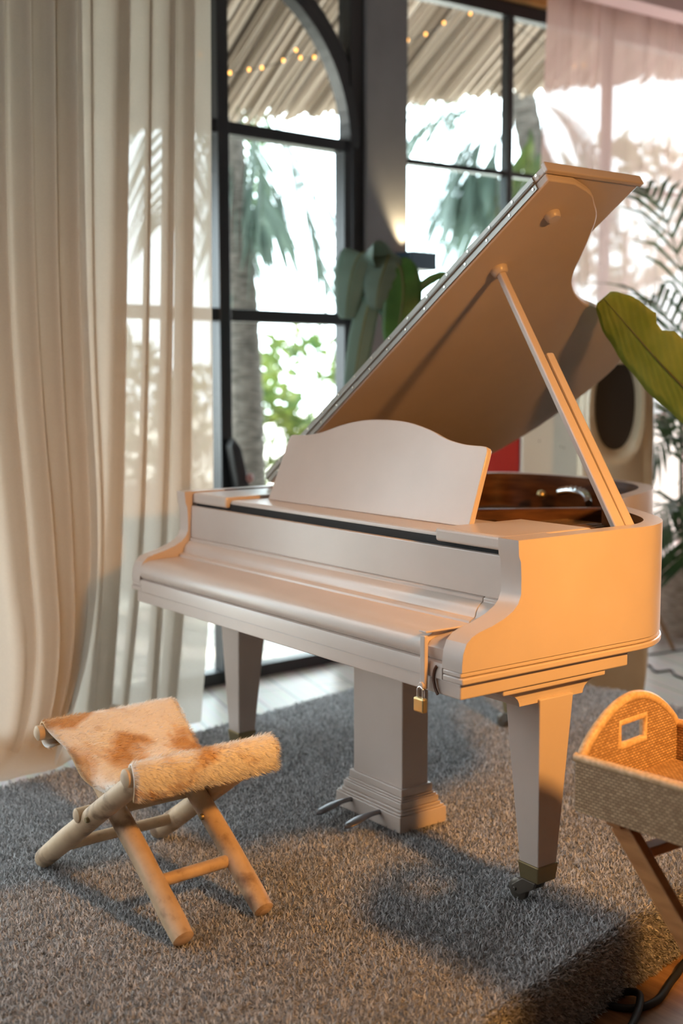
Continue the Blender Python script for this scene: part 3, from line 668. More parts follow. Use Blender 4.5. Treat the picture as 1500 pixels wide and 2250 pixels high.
# sling: from under the left bar, over it, sagging, up over the right bar and hanging down its far side
slp = cr([(.600, .335), (.572, .334), (.546, .350), (.546, .375), (.570, .388), (.598, .376), (.650, .350), (.720, .310), (.800, .286), (.880, .300), (.950, .344), (.995, .378), (1.018, .3985), (1.042, .398), (1.057, .378), (1.058, .350), (1.050, .325)], 5)
slp = [Vector((p[0], 0, p[1])) for p in slp]; SL = len(slp)-1
cum = [0]
for i in range(SL): cum.append(cum[-1]+(slp[i+1]-slp[i]).length)
def sling(t, v):
    d = t*cum[-1]; i = max(k for k in range(SL+1) if cum[k] <= d+1e-9); i = min(i, SL-1)
    q = (d-cum[i])/(cum[i+1]-cum[i]); p = slp[i].lerp(slp[i+1], q)
    mid = math.exp(-((p.x-.80)/.16)**2)
    near = -.535+.035*mid+.006*math.sin(p.x*40); far = -.178-.020*mid
    y = lerp(near, far, v)
    z = p.z-.012*mid*math.sin(PI*v)+.006*mid*math.sin(v*11+p.x*9)+.004*noise.noise(Vector((p.x*9, y*9, 1)))*mid
    edge = max(0, 1-v/.07)*.020*mid+max(0, (v-.94)/.06)*.010*mid
    return Vector((p.x+.004*noise.noise(Vector((p.x*12, y*12, 4))), y, z-edge))
seat = MB().grid(sling, 70, 34).build('hide_seat', ['hide', 'hideback'], sx, smooth=180, solid=.004)
rg = np.random.default_rng(11); nh = 26000
T = rg.uniform(.10, 1, nh); V_ = rg.uniform(0, 1, nh); V_[:1500] = rg.uniform(0, .02, 1500); V_[1500:2600] = rg.uniform(.985, 1, 1100); T[2600:3600] = rg.uniform(.97, 1, 1000); T[3600:4300] = rg.uniform(.0, .1, 700)
HP = np.zeros((nh, 3)); HN = np.zeros((nh, 3))
for i in range(nh):
    a = sling(T[i], V_[i]); b_ = sling(min(1, T[i]+.004), V_[i]) if T[i] < .99 else a; c = sling(T[i], min(1, V_[i]+.01)) if V_[i] < .99 else None
    tt = (b_-a) if T[i] < .99 else a-sling(T[i]-.004, V_[i]); vv = (c-a) if c is not None else a-sling(T[i], V_[i]-.01)
    nn = tt.cross(vv).normalized(); nn = nn if True else -nn
    HP[i] = a+nn*.001; HN[i] = nn
FN = HN.copy()
blades('fur', HP, FN, rg.uniform(.007, .015, nh), rg.uniform(.0007, .0013, nh), 'fur', sx, lean=.55, seed=12, flow=(.45, .7, -.35))

# ------------------------------------------------------------------ rattan tray on folding stand
ty = thing('rattan_tray', (2.0, .2, .40), 'woven rattan serving tray with cut-out handle, in the near corner', 'tray')
TX, TY_, TZ = 1.785, .02, .40   # near left corner
ta = R(4); tdx = Vector((math.cos(ta), math.sin(ta), 0)); tdy = Vector((-math.sin(ta)-.06, math.cos(ta), 0)).normalized()
TP = lambda a, b_, c: Vector((TX, TY_, TZ))+tdx*a+tdy*b_+Vector((0, 0, c))
LT_, WT_ = .62, .33
MB().box(.006, LT_-.006, .006, WT_-.006, .0, .012, fr=TP).box(0.012, LT_-.012, .012, WT_-.012, .012, .03, fr=TP).build('tray_floor', 'rattan', ty)
sd_ = MB()
sd_.box(0, LT_, -.012, 0, 0, .10, fr=TP).build('side', 'rattan', ty); MB().box(0, LT_, WT_, WT_+.012, 0, .10, fr=TP).build('side', 'rattan', ty)
def end_panel(x0, x1):
    # arched end with a rectangular hand hole, built as strips
    mb = MB(); k = 40
    hgt = lambda v: .10+.085*math.sin(PI*v)**.8
    h0, h1, z0, z1 = .36, .64, .095, .145
    for i in range(k):
        v0, v1 = i/k, (i+1)/k; vm = (v0+v1)/2; y0, y1 = v0*WT_, v1*WT_
        segs = [(0, z0), (z1, None)] if h0 < vm < h1 else [(0, None)]
        for a, b_ in segs:
            ta_, tb_ = (hgt(v0), hgt(v1)) if b_ is None else (b_, b_)
            vs = [(x, y, z) for x in (x0, x1) for y, z in ((y0, a), (y1, a), (y1, tb_), (y0, ta_))]
            mb.add([TP(*q) for q in vs], [(3, 2, 1, 0), (4, 5, 6, 7), (0, 1, 5, 4), (1, 2, 6, 5), (2, 3, 7, 6), (3, 0, 4, 7)], 0,
                   [[(y0, ta_), (y1, tb_), (y1, a), (y0, a)], [(y0, a), (y1, a), (y1, tb_), (y0, ta_)]]+[[(0, 0), (.012, 0), (.012, .012), (0, .012)]]*4)
    e = mb.build('end_panel', 'rattan', ty)
    xm = (x0+x1)/2
    MB().tube([TP(xm, v/40*WT_, hgt(v/40)+.004) for v in range(41)], .010, 10).build('rim_binding', 'binding', e, smooth=60)
    MB().tube([TP(xm, h0*WT_, z0), TP(xm, h1*WT_, z0), TP(xm, h1*WT_, z1), TP(xm, h0*WT_, z1), TP(xm, h0*WT_, z0)], .009, 8).build('handle_binding', 'binding', e, smooth=60)
end_panel(0, .012); end_panel(LT_-.012, LT_)
for q_ in (-.006, WT_+.006): MB().tube([TP(-.004, q_, .102), TP(LT_, q_, .102)], .009, 10).build('rim_binding', 'binding', ty, smooth=60)

ts = thing('tray_stand', (2.05, .2, FZ), 'folding stained wood stand carrying the rattan tray', 'tray stand')
def bar(mb, a, b_, w, t_, up=Vector((0, 1, 0))):
    a, b_ = Vector(a), Vector(b_); d = (b_-a).normalized(); s_ = d.cross(up).normalized(); u_ = s_.cross(d)
    vs = []
    for c in (a, b_): vs += [c+s_*x*w/2+u_*y*t_/2 for x, y in ((-1, -1), (1, -1), (1, 1), (-1, 1))]
    return mb.add(vs, [(3, 2, 1, 0), (4, 5, 6, 7), (0, 1, 5, 4), (1, 2, 6, 5), (2, 3, 7, 6), (3, 0, 4, 7)])
for yy, in ((.065,), (.285,)):
    bar(MB(), (1.850, yy, .385), (2.36, yy, FZ), .040, .024).build('leg', 'tablewood', ts, bevel=.003)
    bar(MB(), (2.34, yy+.032, .385), (1.83, yy+.032, FZ), .040, .024).build('leg', 'tablewood', ts, bevel=.003)
    MB().tube([(2.10, yy-.014, .115), (2.10, yy+.05, .115)], .006, 10).build('pivot_bolt', 'oldbrass', ts)
MB().box(1.835, 1.870, .04, .345, .380, .3985).build('top_rail', 'tablewood', ts, bevel=.003)
MB().box(2.32, 2.355, .04, .345, .380, .3985).build('top_rail', 'tablewood', ts, bevel=.003)
MB().box(1.875, 1.905, .085, .272, .325, .345).build('cross_rail', 'tablewood', ts, bevel=.003)

# ------------------------------------------------------------------ cables
def cable(pts, r_, label, z=None):
    return tag(MB().tube([tuple(p) for p in cr(pts, 8)], r_, 8).build('power_cable', 'black_soft', smooth=60), label, 'cable')
cz = FZ+.008
cable([(1.66, 1.0, cz), (1.605, .66, cz+.01), (1.63, .53, cz), (1.675, .41, cz), (1.665, .34, cz), (1.62, .31, cz), (1.60, .36, cz), (1.66, .37, cz+.016), (1.735, .22, cz), (1.765, -.02, cz), (1.95, -.4, cz)], .0085, 'thick black cable curling on the wooden floor beside the carpet step')
cable([(-.62, 2.95, FZ+.005), (-.545, 2.967, FZ+.005), (-.40, 2.93, FZ+.005), (-.301, 2.855, FZ+.005), (-.27, 2.93, FZ+.005), (-.147, 2.857, FZ+.005), (.2, 2.9, FZ+.005), (.8, 3.3, FZ+.005)], .005, 'wavy black cable on the pale floor behind the stage')
cable([(-.75, 2.9, FZ+.004), (-.591, 3.039, FZ+.004), (-.541, 3.188, FZ+.004), (-.518, 3.338, FZ+.004), (-.40, 3.6, FZ+.004)], .004, 'thin dark cable lying past the tapered table leg')

# low side table behind the piano, one leg in view
sdt = thing('side_table', (-.86, 3.10, FZ), 'low table with splayed tapered wooden legs behind the piano', 'table')
MB().lathe([(.03, .40), (.20, .40), (.21, .41), (.21, .425), (.03, .43)], (-.86, 3.10, FZ), 32).build('tabletop', 'tapleg', sdt, smooth=40)
for k in range(4):
    a = R(38+90*k); MB().tube([(-.86+.17*math.cos(a), 3.10+.17*math.sin(a), FZ+.40), (-.86+.37*math.cos(a), 3.10+.37*math.sin(a), FZ)], [.020, .010], 12).build('leg', 'tapleg', sdt, smooth=60)

# ------------------------------------------------------------------ curtains
def curtain(name, label, cat, cols, zs, matl, nz=40, sub=5, parent=None):
    """cols: plan curve at each of the heights zs -> list of rows of (x, y) control points, equal lengths"""
    rows = [np.array(cr(c, sub)) for c in cols]; n = len(rows[0])
    Zp = cr([(z,) for z in zs], 8); st_ = len(Zp)
    vs = []
    flat = cr([r_.ravel() for r_ in rows], 8)
    for z, r_ in zip(Zp, flat):
        r_ = r_.reshape(-1, 2); vs += [(x, y, z[0]) for x, y in r_]
    fs = [(i*n+k, i*n+k+1, (i+1)*n+k+1, (i+1)*n+k) for i in range(st_-1) for k in range(n-1)]
    o = MB().add(vs, fs).build(name, matl, parent, smooth=180)
    if label: tag(o, label, cat)
    return o
def zfold(x, pts):
    """pts: list of (centre y, half width, depth): the cloth runs on, doubles back behind itself and runs on again"""
    out = []
    for c, w, dpt in pts:
        if dpt == 0: out += [(x+w, c)]*1
        else: out += [(x, c-w*.6), (x+dpt*.25, c+w*.2), (x+dpt*.45, c+w), (x-dpt*.3, c+w*.9), (x-dpt*.6, c), (x-dpt*.9, c-w*.9), (x-dpt*1.1, c-w), (x-dpt*1.25, c-w*.5), (x-dpt*.6, c+w*.5), (x-dpt*.1, c+w*1.35)]
    return out
yt = lambda px: -.222+.00158*px
yb = lambda px: -.277+.00164*px
yf = lambda px: -.288+.00160*px
XC = -.37
# right, open part of the curtain
def rowB(y, spec):
    pts = [(XC-.01, y(spec[0]))]
    for c, w, dpt in spec[1:-1]: pts += zfold(XC, [(y(c), w*.0016, dpt)])
    return pts+[(XC+.004, y(spec[-1]))]
rB = [rowB(yt, [130, (205, 4, .012), (278, 20, .03), (342, 5, .012), (388, 11, .02), (426, 16, .03), 476]),
      rowB(yb, [150, (210, 4, .012), (262, 20, .03), (330, 5, .012), (378, 10, .02), (418, 15, .03), 480]),
      rowB(yb, [165, (215, 6, .014), (238, 20, .03), (300, 8, .016), (352, 10, .02), (398, 15, .03), 474]),
      rowB(yf, [150, (180, 10, .02), (205, 26, .03), (262, 8, .016), (330, 10, .02), (372, 15, .03), 456])]
crt = thing('linen_curtain', (XC, .1, 0), 'floor length sheer beige linen curtain hanging in front of the arched door', 'curtain')
curtain('curtain_panel', None, None, rB, [3.3, 1.55, .66, .004], 'linen', parent=crt)
# left, gathered part whose hem is pulled out over the carpet
def rowA(y, cs, w, dpt, end, sh):
    pts = [(XC+.05, y(cs[0]-60))]
    for c in cs: pts += zfold(XC+.05+sh*.5, [(y(c), w*.0016, dpt)])
    return pts+[(XC+.07+sh, y(end))]
rA = [rowA(yt, [-60, -10, 40, 88, 132], 22, .05, 160, 0), rowA(yb, [-50, 0, 52, 98, 142], 22, .05, 178, .0), rowA(yb, [-40, 22, 74, 112, 150], 21, .05, 186, .01),
      rowA(yf, [-60, 40, 88, 118, 140], 18, .05, 168, .03), rowA(yf, [-70, 10, 55, 75, 88], 14, .04, 100, .08), rowA(yf, [-90, -40, -5, 20, 40], 14, .03, 62, .12)]
curtain('curtain_panel', None, None, rA, [3.3, 1.6, .72, .36, .10, .006], 'linen', parent=crt)
# the hem swept over the carpet
def hem(i, j):
    y = lerp(-.40, .14, i); sweep = .10*math.exp(-((i-.25)/.35)**2)
    x = XC+.04+.08*j+sweep*j; z = .115*(1-j)**1.6+.006+.012*math.sin(i*23+j*2)*(1-j)+.004
    return (x+.012*math.sin(i*17), y-.04*j, z)
MB().grid(hem, 60, 14).build('hem', 'linen', crt, smooth=180)

# pink sheer along the right window
def pinkrow(amp, ph, s0, s1, n=64):
    return [(lambda p: (p.x, p.y))(F2(lerp(s0, s1, i/n)+.012*math.sin(i*2.3+ph), .14+amp*(math.sin(i*1.15+ph)+.5*math.sin(i*2.9)), 0)) for i in range(n+1)]
curtain('sheer_curtain', 'pale pink sheer curtain hanging across the window behind the piano', 'curtain', [pinkrow(.02, 0, .82, 4.2), pinkrow(.022, .3, .77, 4.2), pinkrow(.026, .6, .72, 4.2), pinkrow(.028, .8, .68, 4.2)], [3.40, 2.3, 1.0, FZ+.01], 'pinksheer')

# ------------------------------------------------------------------ wall lamp on the pillar
wl = thing('wall_lamp', F1(1.49, .07, 1.74), 'dark blue up-light box mounted on the pillar', 'wall lamp')
lb_ = MB()
lb_.box(1.405, 1.575, .02, .032, 1.745, 1.83, fr=F1).box(1.405, 1.575, .125, .137, 1.745, 1.83, fr=F1).box(1.405, 1.417, .032, .125, 1.745, 1.83, fr=F1).box(1.563, 1.575, .032, .125, 1.745, 1.83, fr=F1).box(1.417, 1.563, .032, .125, 1.745, 1.757, fr=F1)
lb_.build('lamp_box', 'bluedark', wl, bevel=.003)
MB().lathe([(.002, 0), (.022, .004), (.024, .03), (.012, .045), (.002, .048)], tuple(F1(1.47, .075, 1.765)), 16).build('bulb', 'bulb', wl, smooth=60)
sl_ = bpy.data.lights.new('pillar_uplight', 'SPOT'); sl_.energy = 24; sl_.color = (1, .80, .48); sl_.spot_size = R(70); sl_.spot_blend = .8; sl_.shadow_soft_size = .02
so = bpy.data.objects.new('pillar_uplight', sl_); COL.objects.link(so); so.location = F1(1.45, .07, 1.835); so.rotation_euler = (Vector(F1(1.42, -.02, 2.4))-so.location).to_track_quat('-Z', 'Y').to_euler()

# ------------------------------------------------------------------ plants indoors
def leaf(name, path, width, side, matl, parent, nseg=30, nw=8, fold=.15, wav=.002, tip=.35, splits=(), solid=.0012):
    """blade along a midrib path; width = half width, side = direction across the blade"""
    P_ = [Vector(p) for p in cr(path, max(2, nseg//(len(path)-1)))]; n = len(P_)-1
    sdv = Vector(side); mb = MB(); V = []
    for i, p in enumerate(P_):
        t = i/n; tg = (P_[min(i+1, n)]-P_[max(i-1, 0)]).normalized(); s_ = (sdv-tg*sdv.dot(tg)).normalized(); nn = tg.cross(s_)
        w_ = width*(math.sin(PI*min(1, (t*.94+.03)))**.55)*(1 if t > .1 else t/.1*.8+.2)
        for j in range(nw+1):
            q = j/nw*2-1; ww = w_
            for (st_, sw, sq) in splits:
                if q*sq > 0: ww = ww*(1-.55*max(0, 1-abs(t-st_)/sw))
            V.append(p+s_*q*ww-nn*fold*abs(q)*ww+nn*wav*math.sin(t*38+q*2)*abs(q))
    fs = [(i*(nw+1)+j, (i+1)*(nw+1)+j, (i+1)*(nw+1)+j+1, i*(nw+1)+j+1) for i in range(n) for j in range(nw)]
    mb.add(V, fs); o = mb.build(name, matl, parent, smooth=180, solid=solid)
    rb_ = MB().tube(P_, [max(.0012, .006*(1-i/n*.8)) for i in range(n+1)], 6).build('midrib', 'stem', o, smooth=60)
    return o
bp = thing('banana_plant', (1.75, 1.85, FZ), 'potted plant with one broad yellow green leaf reaching in beside the lid', 'potted plant')
MB().lathe([(.02, 0), (.15, 0), (.19, .34), (.17, .34), (.165, .30), (.02, .30)], (1.75, 1.85, FZ), 28).build('pot', 'cream', bp, smooth=40)
MB().lathe([(.01, .29), (.164, .29), (.16, .305), (.01, .315)], (1.75, 1.85, FZ), 24).build('soil', 'soil', bp)
MB().tube([tuple(p) for p in cr([(1.72, 1.85, .14), (1.62, 1.80, .5), (1.42, 1.62, .78), (1.22, 1.42, .93)], 6)], [.02]*10+[.012]*9, 8).build('stem', 'stem', bp, smooth=60)
leaf('leaf', [(1.24, 1.44, .92), (1.13, 1.31, 1.09), (1.035, 1.20, 1.23), (.955, 1.115, 1.36), (.905, 1.062, 1.443)], .098, (-.62, .05, -.62), 'leaf', bp, fold=.12, wav=.004, splits=((.66, .035, -1),))
leaf('leaf', [(1.72, 1.85, .5), (1.95, 2.0, 1.0), (2.2, 2.1, 1.3), (2.4, 2.15, 1.35)], .11, (.3, -.9, .1), 'leaf', bp)

def frond(name, path, leaflen, n, matl, parent, droop=.35, wid=.012, up=(0, 0, 1), seed=0, ang=.9):
    rg_ = random.Random(seed); P_ = [Vector(p) for p in cr(path, 8)]; N_ = len(P_)-1
    mb = MB(); mb.tube(P_, [.006*(1-i/(N_+1)*.75) for i in range(N_+1)], 6, 1)
    for k in range(n):
        t = .22+.78*k/(n-1); f_ = t*N_; i = min(int(f_), N_-1); p = P_[i].lerp(P_[i+1], f_-i); tg = (P_[i+1]-P_[i]).normalized()
        s0 = tg.cross(Vector(up)); s0 = s0.normalized() if s0.length > .05 else Vector((1, 0, 0)); uu = s0.cross(tg)
        L = leaflen*(math.sin(PI*(.12+.80*t))**.7)*rg_.uniform(.85, 1.1)
        for sg in (-1, 1):
            d = (tg*math.cos(ang)+s0*sg*math.sin(ang)+uu*rg_.uniform(.05, .3)).normalized()
            a = p; q1 = a+d*L*.5+Vector((0, 0, -droop*L*.12)); q2 = a+d*L+Vector((0, 0, -droop*L*.6*rg_.uniform(.6, 1.3)))
            wv_ = d.cross(uu).normalized()*wid*rg_.uniform(.8, 1.2)/1
            mb.add([a-wv_*.3, a+wv_*.3, q1+wv_*.5, q1-wv_*.5, q2], [(0, 1, 2, 3), (3, 2, 4)], 0)
    return mb.build(name, [matl, 'stem'], parent, smooth=None)
pc = Vector((-.79, 3.76, FZ))
pp_ = thing('potted_palm', pc, 'tall potted palm with thin dark fronds in a round wicker basket', 'potted plant')
MB().lathe([(.02, 0), (.16, 0), (.20, .10), (.215, .25), (.20, .38), (.205, .40), (.185, .40), (.18, .34), (.02, .34)], tuple(pc), 32).build('wicker_basket', 'wicker', pp_, smooth=50)
MB().lathe([(.01, .33), (.18, .33), (.17, .35), (.01, .36)], tuple(pc), 20).build('soil', 'soil', pp_)
for k in range(5):
    a = k*1.3; MB().tube([pc+Vector((.05*math.cos(a), .05*math.sin(a), .33)), pc+Vector((.08*math.cos(a), .08*math.sin(a), .9)), pc+Vector((.10*math.cos(a), .10*math.sin(a), 1.3+.08*k))], [.013, .011, .008], 8).build('cane', 'stem', pp_, smooth=60)
FR = [((.0, 0, 1.1), (-.0, -.1, 1.75), (.02, -.36, 2.22), (.06, -.62, 2.30)), ((.05, 0, 1.2), (.16, -.05, 1.8), (.30, -.22, 2.10), (.38, -.42, 2.12)),
      ((0, 0, 1.0), (.05, -.2, 1.5), (.08, -.46, 1.75), (.10, -.66, 1.72)), ((.05, -.02, 1.0), (.20, -.12, 1.42), (.36, -.30, 1.62), (.48, -.46, 1.58)),
      ((.05, -.02, .7), (.15, -.25, 1.0), (.20, -.48, 1.08), (.22, -.66, .98)), ((.05, 0, .6), (.24, -.15, .85), (.38, -.32, .86), (.48, -.46, .72)),
      ((.03, 0, .5), (.18, -.20, .68), (.28, -.38, .62), (.32, -.50, .46)), ((.04, -.02, .8), (.10, -.22, 1.12), (.16, -.42, 1.22), (.20, -.58, 1.16)), ((.05, -.02, .45), (.14, -.28, .72), (.18, -.46, .74), (.20, -.60, .62)), ((.05, 0, .8), (.28, -.12, 1.15), (.44, -.26, 1.22), (.55, -.38, 1.14)), ((0, .05, 1.2), (.1, .3, 1.8), (.2, .6, 2.1), (.3, .9, 2.05)), ((.05, .02, .9), (.3, .2, 1.3), (.55, .45, 1.5), (.75, .6, 1.4)), ((0, 0, 1.3), (.1, .05, 1.9), (.2, .0, 2.3), (.32, -.05, 2.5))]
for i, pts in enumerate(FR):
    frond('frond', [pc+Vector(p) for p in pts], .42, 15, 'palmleaf', pp_, seed=i, wid=.024, droop=.55, ang=.62)

# broad leaved plant between the pillar and the lid
bq = Vector((-.72, 1.62, FZ))
bn = thing('broad_leaf_plant', bq, 'tall plant with broad grey green and green leaves in front of the pillar', 'potted plant')
MB().lathe([(.02, 0), (.13, 0), (.16, .30), (.14, .30), (.135, .27), (.02, .27)], tuple(bq), 24).build('pot', 'cream', bn, smooth=40)
MB().tube([bq+Vector((0, 0, .26)), bq+Vector((.0, -.02, .8)), bq+Vector((-.01, -.05, 1.25)), bq+Vector((.01, -.06, 1.5))], [.022, .02, .016, .01], 8).build('stem', 'stem', bn, smooth=60)
leaf('leaf', [(-.72, 1.60, 1.42), (-.715, 1.53, 1.66), (-.735, 1.455, 1.735), (-.745, 1.40, 1.64), (-.745, 1.37, 1.46)], .085, (.45, .55, .1), 'greyleaf', bn, fold=.3)
leaf('leaf', [(-.70, 1.50, 1.56), (-.70, 1.46, 1.53), (-.70, 1.42, 1.40), (-.705, 1.385, 1.22), (-.71, 1.36, 1.05)], .052, (.6, .8, .0), 'greyleaf', bn, fold=.25)
leaf('leaf', [(-.66, 1.55, 1.70), (-.625, 1.565, 1.66), (-.605, 1.56, 1.55), (-.61, 1.54, 1.42), (-.62, 1.53, 1.33)], .080, (.6, .8, 0), 'bananaleaf', bn, fold=.1)
leaf('leaf', [(-.69, 1.56, 1.74), (-.66, 1.52, 1.70), (-.66, 1.48, 1.60), (-.67, 1.47, 1.50)], .07, (.6, .8, 0), 'greyleaf', bn, fold=.3)
leaf('leaf', [(-.60, 1.60, 1.54), (-.57, 1.635, 1.595), (-.54, 1.68, 1.63), (-.505, 1.73, 1.645)], .020, (.2, .1, 1), 'bananaleaf', bn)
leaf('leaf', [(-.585, 1.62, 1.56), (-.575, 1.63, 1.50), (-.575, 1.63, 1.44)], .018, (.6, .8, 0), 'bananaleaf', bn)
leaf('leaf', [(-.60, 1.60, 1.50), (-.60, 1.60, 1.55), (-.585, 1.615, 1.64)], .016, (.6, .8, 0), 'bananaleaf', bn)
for a, b_ in (((-.72, 1.55, 1.28), (-.60, 1.60, 1.52)), ((-.72, 1.56, 1.25), (-.66, 1.54, 1.70))): MB().tube([a, b_], [.006, .004], 6).build('leaf_stalk', 'stem', bn)

# ------------------------------------------------------------------ panels behind the tail of the piano
# local frame facing the photographer
fx = Vector((.60, .80, 0)); fy = Vector((-.80, .60, 0))
PO = Vector((-.045, 2.247, FZ)); PF = lambda a, n, z: PO+fx*a-fy*n+Vector((0, 0, z))
pw = thing('oval_window_panel', PO, 'cream moulded panel with a dark oval porthole behind the piano tail', 'panel')
def rrect(w, h, r_, n=8, cz=0):
    out = []
    for cx, cy, a0 in ((w-r_, h-r_, 0), (-w+r_, h-r_, 90), (-w+r_, -h+r_, 180), (w-r_, -h+r_, 270)):
        for k in range(n+1): a = R(a0+90*k/n); out.append((cx+r_*math.cos(a), cz+cy+r_*math.sin(a)))
    return out
ZC = 1.265   # height of the porthole centre above the panel's foot
def pill(w, h, N=48, p_=2.6):
    return [(w*math.copysign(abs(math.cos(a))**(2/p_), math.cos(a)), h*math.copysign(abs(math.sin(a))**(2/p_), math.sin(a))) for a in [2*PI*k/N for k in range(N)]]
def loft(mb, loops, mi=0):
    n = len(loops[0]); vs = [p for l in loops for p in l]
    return mb.add(vs, [(i*n+k, i*n+(k+1) % n, (i+1)*n+(k+1) % n, (i+1)*n+k) for i in range(len(loops)-1) for k in range(n)], mi)
b = MB()
outer = [(x, z) for x, z in pill(.153, .72, 64, 6)]
def outp(w_, zc, h_, p_): return pill(w_, h_, 64, p_)
L_ = [[PF(x, -.06, .72+z) for x, z in pill(.153, .72, 64, 7)], [PF(x, .0, .72+z) for x, z in pill(.153, .72, 64, 7)], [PF(x, .012, .72+z) for x, z in pill(.147, .712, 64, 7)],
      [PF(-.012+x, .014, ZC-.03+z) for x, z in pill(.125, .255, 64, 2.4)], [PF(-.012+x, .040, ZC-.02+z) for x, z in pill(.115, .235, 64, 2.3)], [PF(-.010+x, .036, ZC-.01+z) for x, z in pill(.098, .205, 64, 2.3)], [PF(-.008+x, -.02, ZC+z) for x, z in pill(.082, .185, 64, 2.2)]]
loft(b, L_); b.f.append(list(range(63, -1, -1))); b.m.append(0)
b.build('panel_shell', 'cream', pw, smooth=60)
MB().prism(pill(.084, .187, 48, 2.2), lambda a, c: PF(-.008+a, -.022, ZC+c), lambda a, c: PF(-.008+a, -.030, ZC+c)).build('porthole', 'porthole', pw)

WO = Vector((-.498, 2.228, FZ)); WF = lambda a, n, z: WO+fx*a-fy*n+Vector((0, 0, z))
wp = thing('painted_cabinet', WO, 'white and dark red painted box cabinet behind the piano, left of the oval panel', 'cabinet')
MB().box(-.06, .225, -.30, .0, 0, 1.42, fr=WF).build('white_body', 'white', wp, bevel=.012, seg=3)
wp.children[0]['label'] = 'white side with small scuffs'
rdp = MB().box(-.39, -.063, -.30, -.004, 0, 1.22, fr=WF).build('red_body', 'red', wp, bevel=.012, seg=3); rdp['label'] = 'dark red side'
for a, z in ((.02, 1.10), (.115, 1.075), (.13, 1.07)):
    MB().lathe([(.001, 0), (.0045, .0), (.004, .0015), (.001, .002)], tuple(WF(a, .0005, z)), 10, axis='Y').build('scuff', 'caster', wp)

# ------------------------------------------------------------------ outside
struct(MB().box(-40, -1.62, -20, 40, FZ-.12, FZ-.02).build('ground', 'paving'))
# thatch: reeds running down to a ragged eave
th = thing('thatched_roof', (-2.2, 3, 3.2), 'reed thatched roof edge overhanging outside the windows', 'thatched roof')
eave = lambda y: 2.70+.205*(y-2.15)
rgk = random.Random(4); rd = MB(); k = 0; y = -1.2
SKEW = .0
while y < 6.6:
    for layer in range(2):
        yy = y+rgk.uniform(-.012, .012); x0 = -2.9+rgk.uniform(-.10, .08)-layer*.05; z0 = eave(yy)+rgk.uniform(-.02, .02)+layer*.035
        L = 1.62; a = Vector((x0, yy, z0)); b_ = Vector((x0+L, yy+SKEW+rgk.uniform(-.03, .03), z0+L*.62))
        mid = a.lerp(b_, .5)+Vector((0, rgk.uniform(-.01, .01), rgk.uniform(-.015, .01)))
        rd.tube([a, mid, b_], rgk.uniform(.009, .015), 6)
    y += .026
ro = rd.build('reeds', 'reed', th, smooth=60)
bt_ = MB()
for q in (1.2,): bt_.tube([(-2.9+q, yy, eave(yy)+q*.62-.05) for yy in (-1.2, 1, 3, 5, 6.6)], .022, 8)
bt_.build('batten', 'reedbatten', th, smooth=60)
MB().add([(-3.0, -1.2, eave(-1.2)+.10), (-3.0, 6.6, eave(6.6)+.10), (-1.2, 6.6, eave(6.6)+1.22), (-1.2, -1.2, eave(-1.2)+1.22)], [(0, 1, 2, 3)]).build('thatch_layer', 'reedbatten', th, solid=.05)

# glowing bulbs outside stand in for indoor fairy lights reflected in the glass
def lights(pts, label, catenary):
    t = thing('fairy_light_reflections', pts[0], label, 'reflected string lights', 'fairy light reflections set as bulbs outside the glass')
    MB().tube([tuple(p) for p in cr(sorted(pts, key=lambda p: p[1]), 4)], .002, 5).build('wire', 'black_soft', t)
    for p in pts: MB().lathe([(.001, -.009), (.006, -.006), (.008, 0), (.006, .007), (.001, .010)], p, 10).build('bulb', 'bulb', t, smooth=60)
lights([(-1.75, 1.286, 2.71), (-1.75, 1.445, 2.651), (-1.75, 1.551, 2.681), (-1.75, 1.624, 2.70), (-1.75, 1.748, 2.753), (-1.75, 1.823, 2.813), (-1.75, 1.85, 2.781), (-1.75, 1.932, 2.796)], 'small warm bulbs standing in for fairy light reflections in the arched door glass', 0)
lights([(-1.75, 2.53, 2.973), (-1.75, 2.654, 3.023), (-1.75, 2.781, 3.102), (-1.75, 2.92, 3.213), (-1.75, 2.971, 3.182), (-1.75, 3.077, 3.236), (-1.75, 3.795, 3.029), (-1.75, 3.872, 3.046)], 'small warm bulbs standing in for fairy light reflections in the window right of the pillar', 0)

def palm(base, top, r_, nf, flen, label, seed, matl='frond', dirs=None):
    rg_ = random.Random(seed); b0, t0 = Vector(base), Vector(top)
    t = thing('palm_tree', base, label, 'palm tree', 'palms in the garden')
    pts = [b0.lerp(t0, i/14)+Vector((0, .05*math.sin(i*.5), 0)) for i in range(15)]
    tr = MB(); tp = []; rr = []
    for i in range(60):
        q = i/59; p = b0.lerp(t0, q); tp.append(p+Vector((0, .04*math.sin(q*4), 0))); rr.append(r_*(1.1-.25*q)*(1+.07*(i % 2)))
    tr.tube(tp, rr, 14).build('trunk', 'trunk', t, smooth=60)
    for k, deg in enumerate(nf):
        a = R(deg)+rg_.uniform(-.1, .1); el = rg_.uniform(.1, .9); L = flen*rg_.uniform(.85, 1.1)
        h = Vector((math.cos(a), math.sin(a), 0)); c = t0
        frond('frond', [c, c+h*L*.30+Vector((0, 0, L*.30*el)), c+h*L*.62+Vector((0, 0, L*(.30*el-.10))), c+h*L*.85+Vector((0, 0, L*(.2*el-.42))), c+h*L*.95+Vector((0, 0, L*(.1*el-.80)))], flen*.28, 40, matl, t, seed=seed*50+k, wid=.035, droop=1.3)
    return t
palm((-3.888, 2.872, FZ-.02), (-4.22, 2.94, 3.45), .115, (150, 215, 260, 320), 1.9, 'palm tree with slim rough trunk beyond the arched door', 3)
palm((-3.05, 1.32, FZ-.02), (-3.40, 1.52, 3.6), .085, (205, 245), 1.4, 'palm trunk behind the linen curtain', 5)
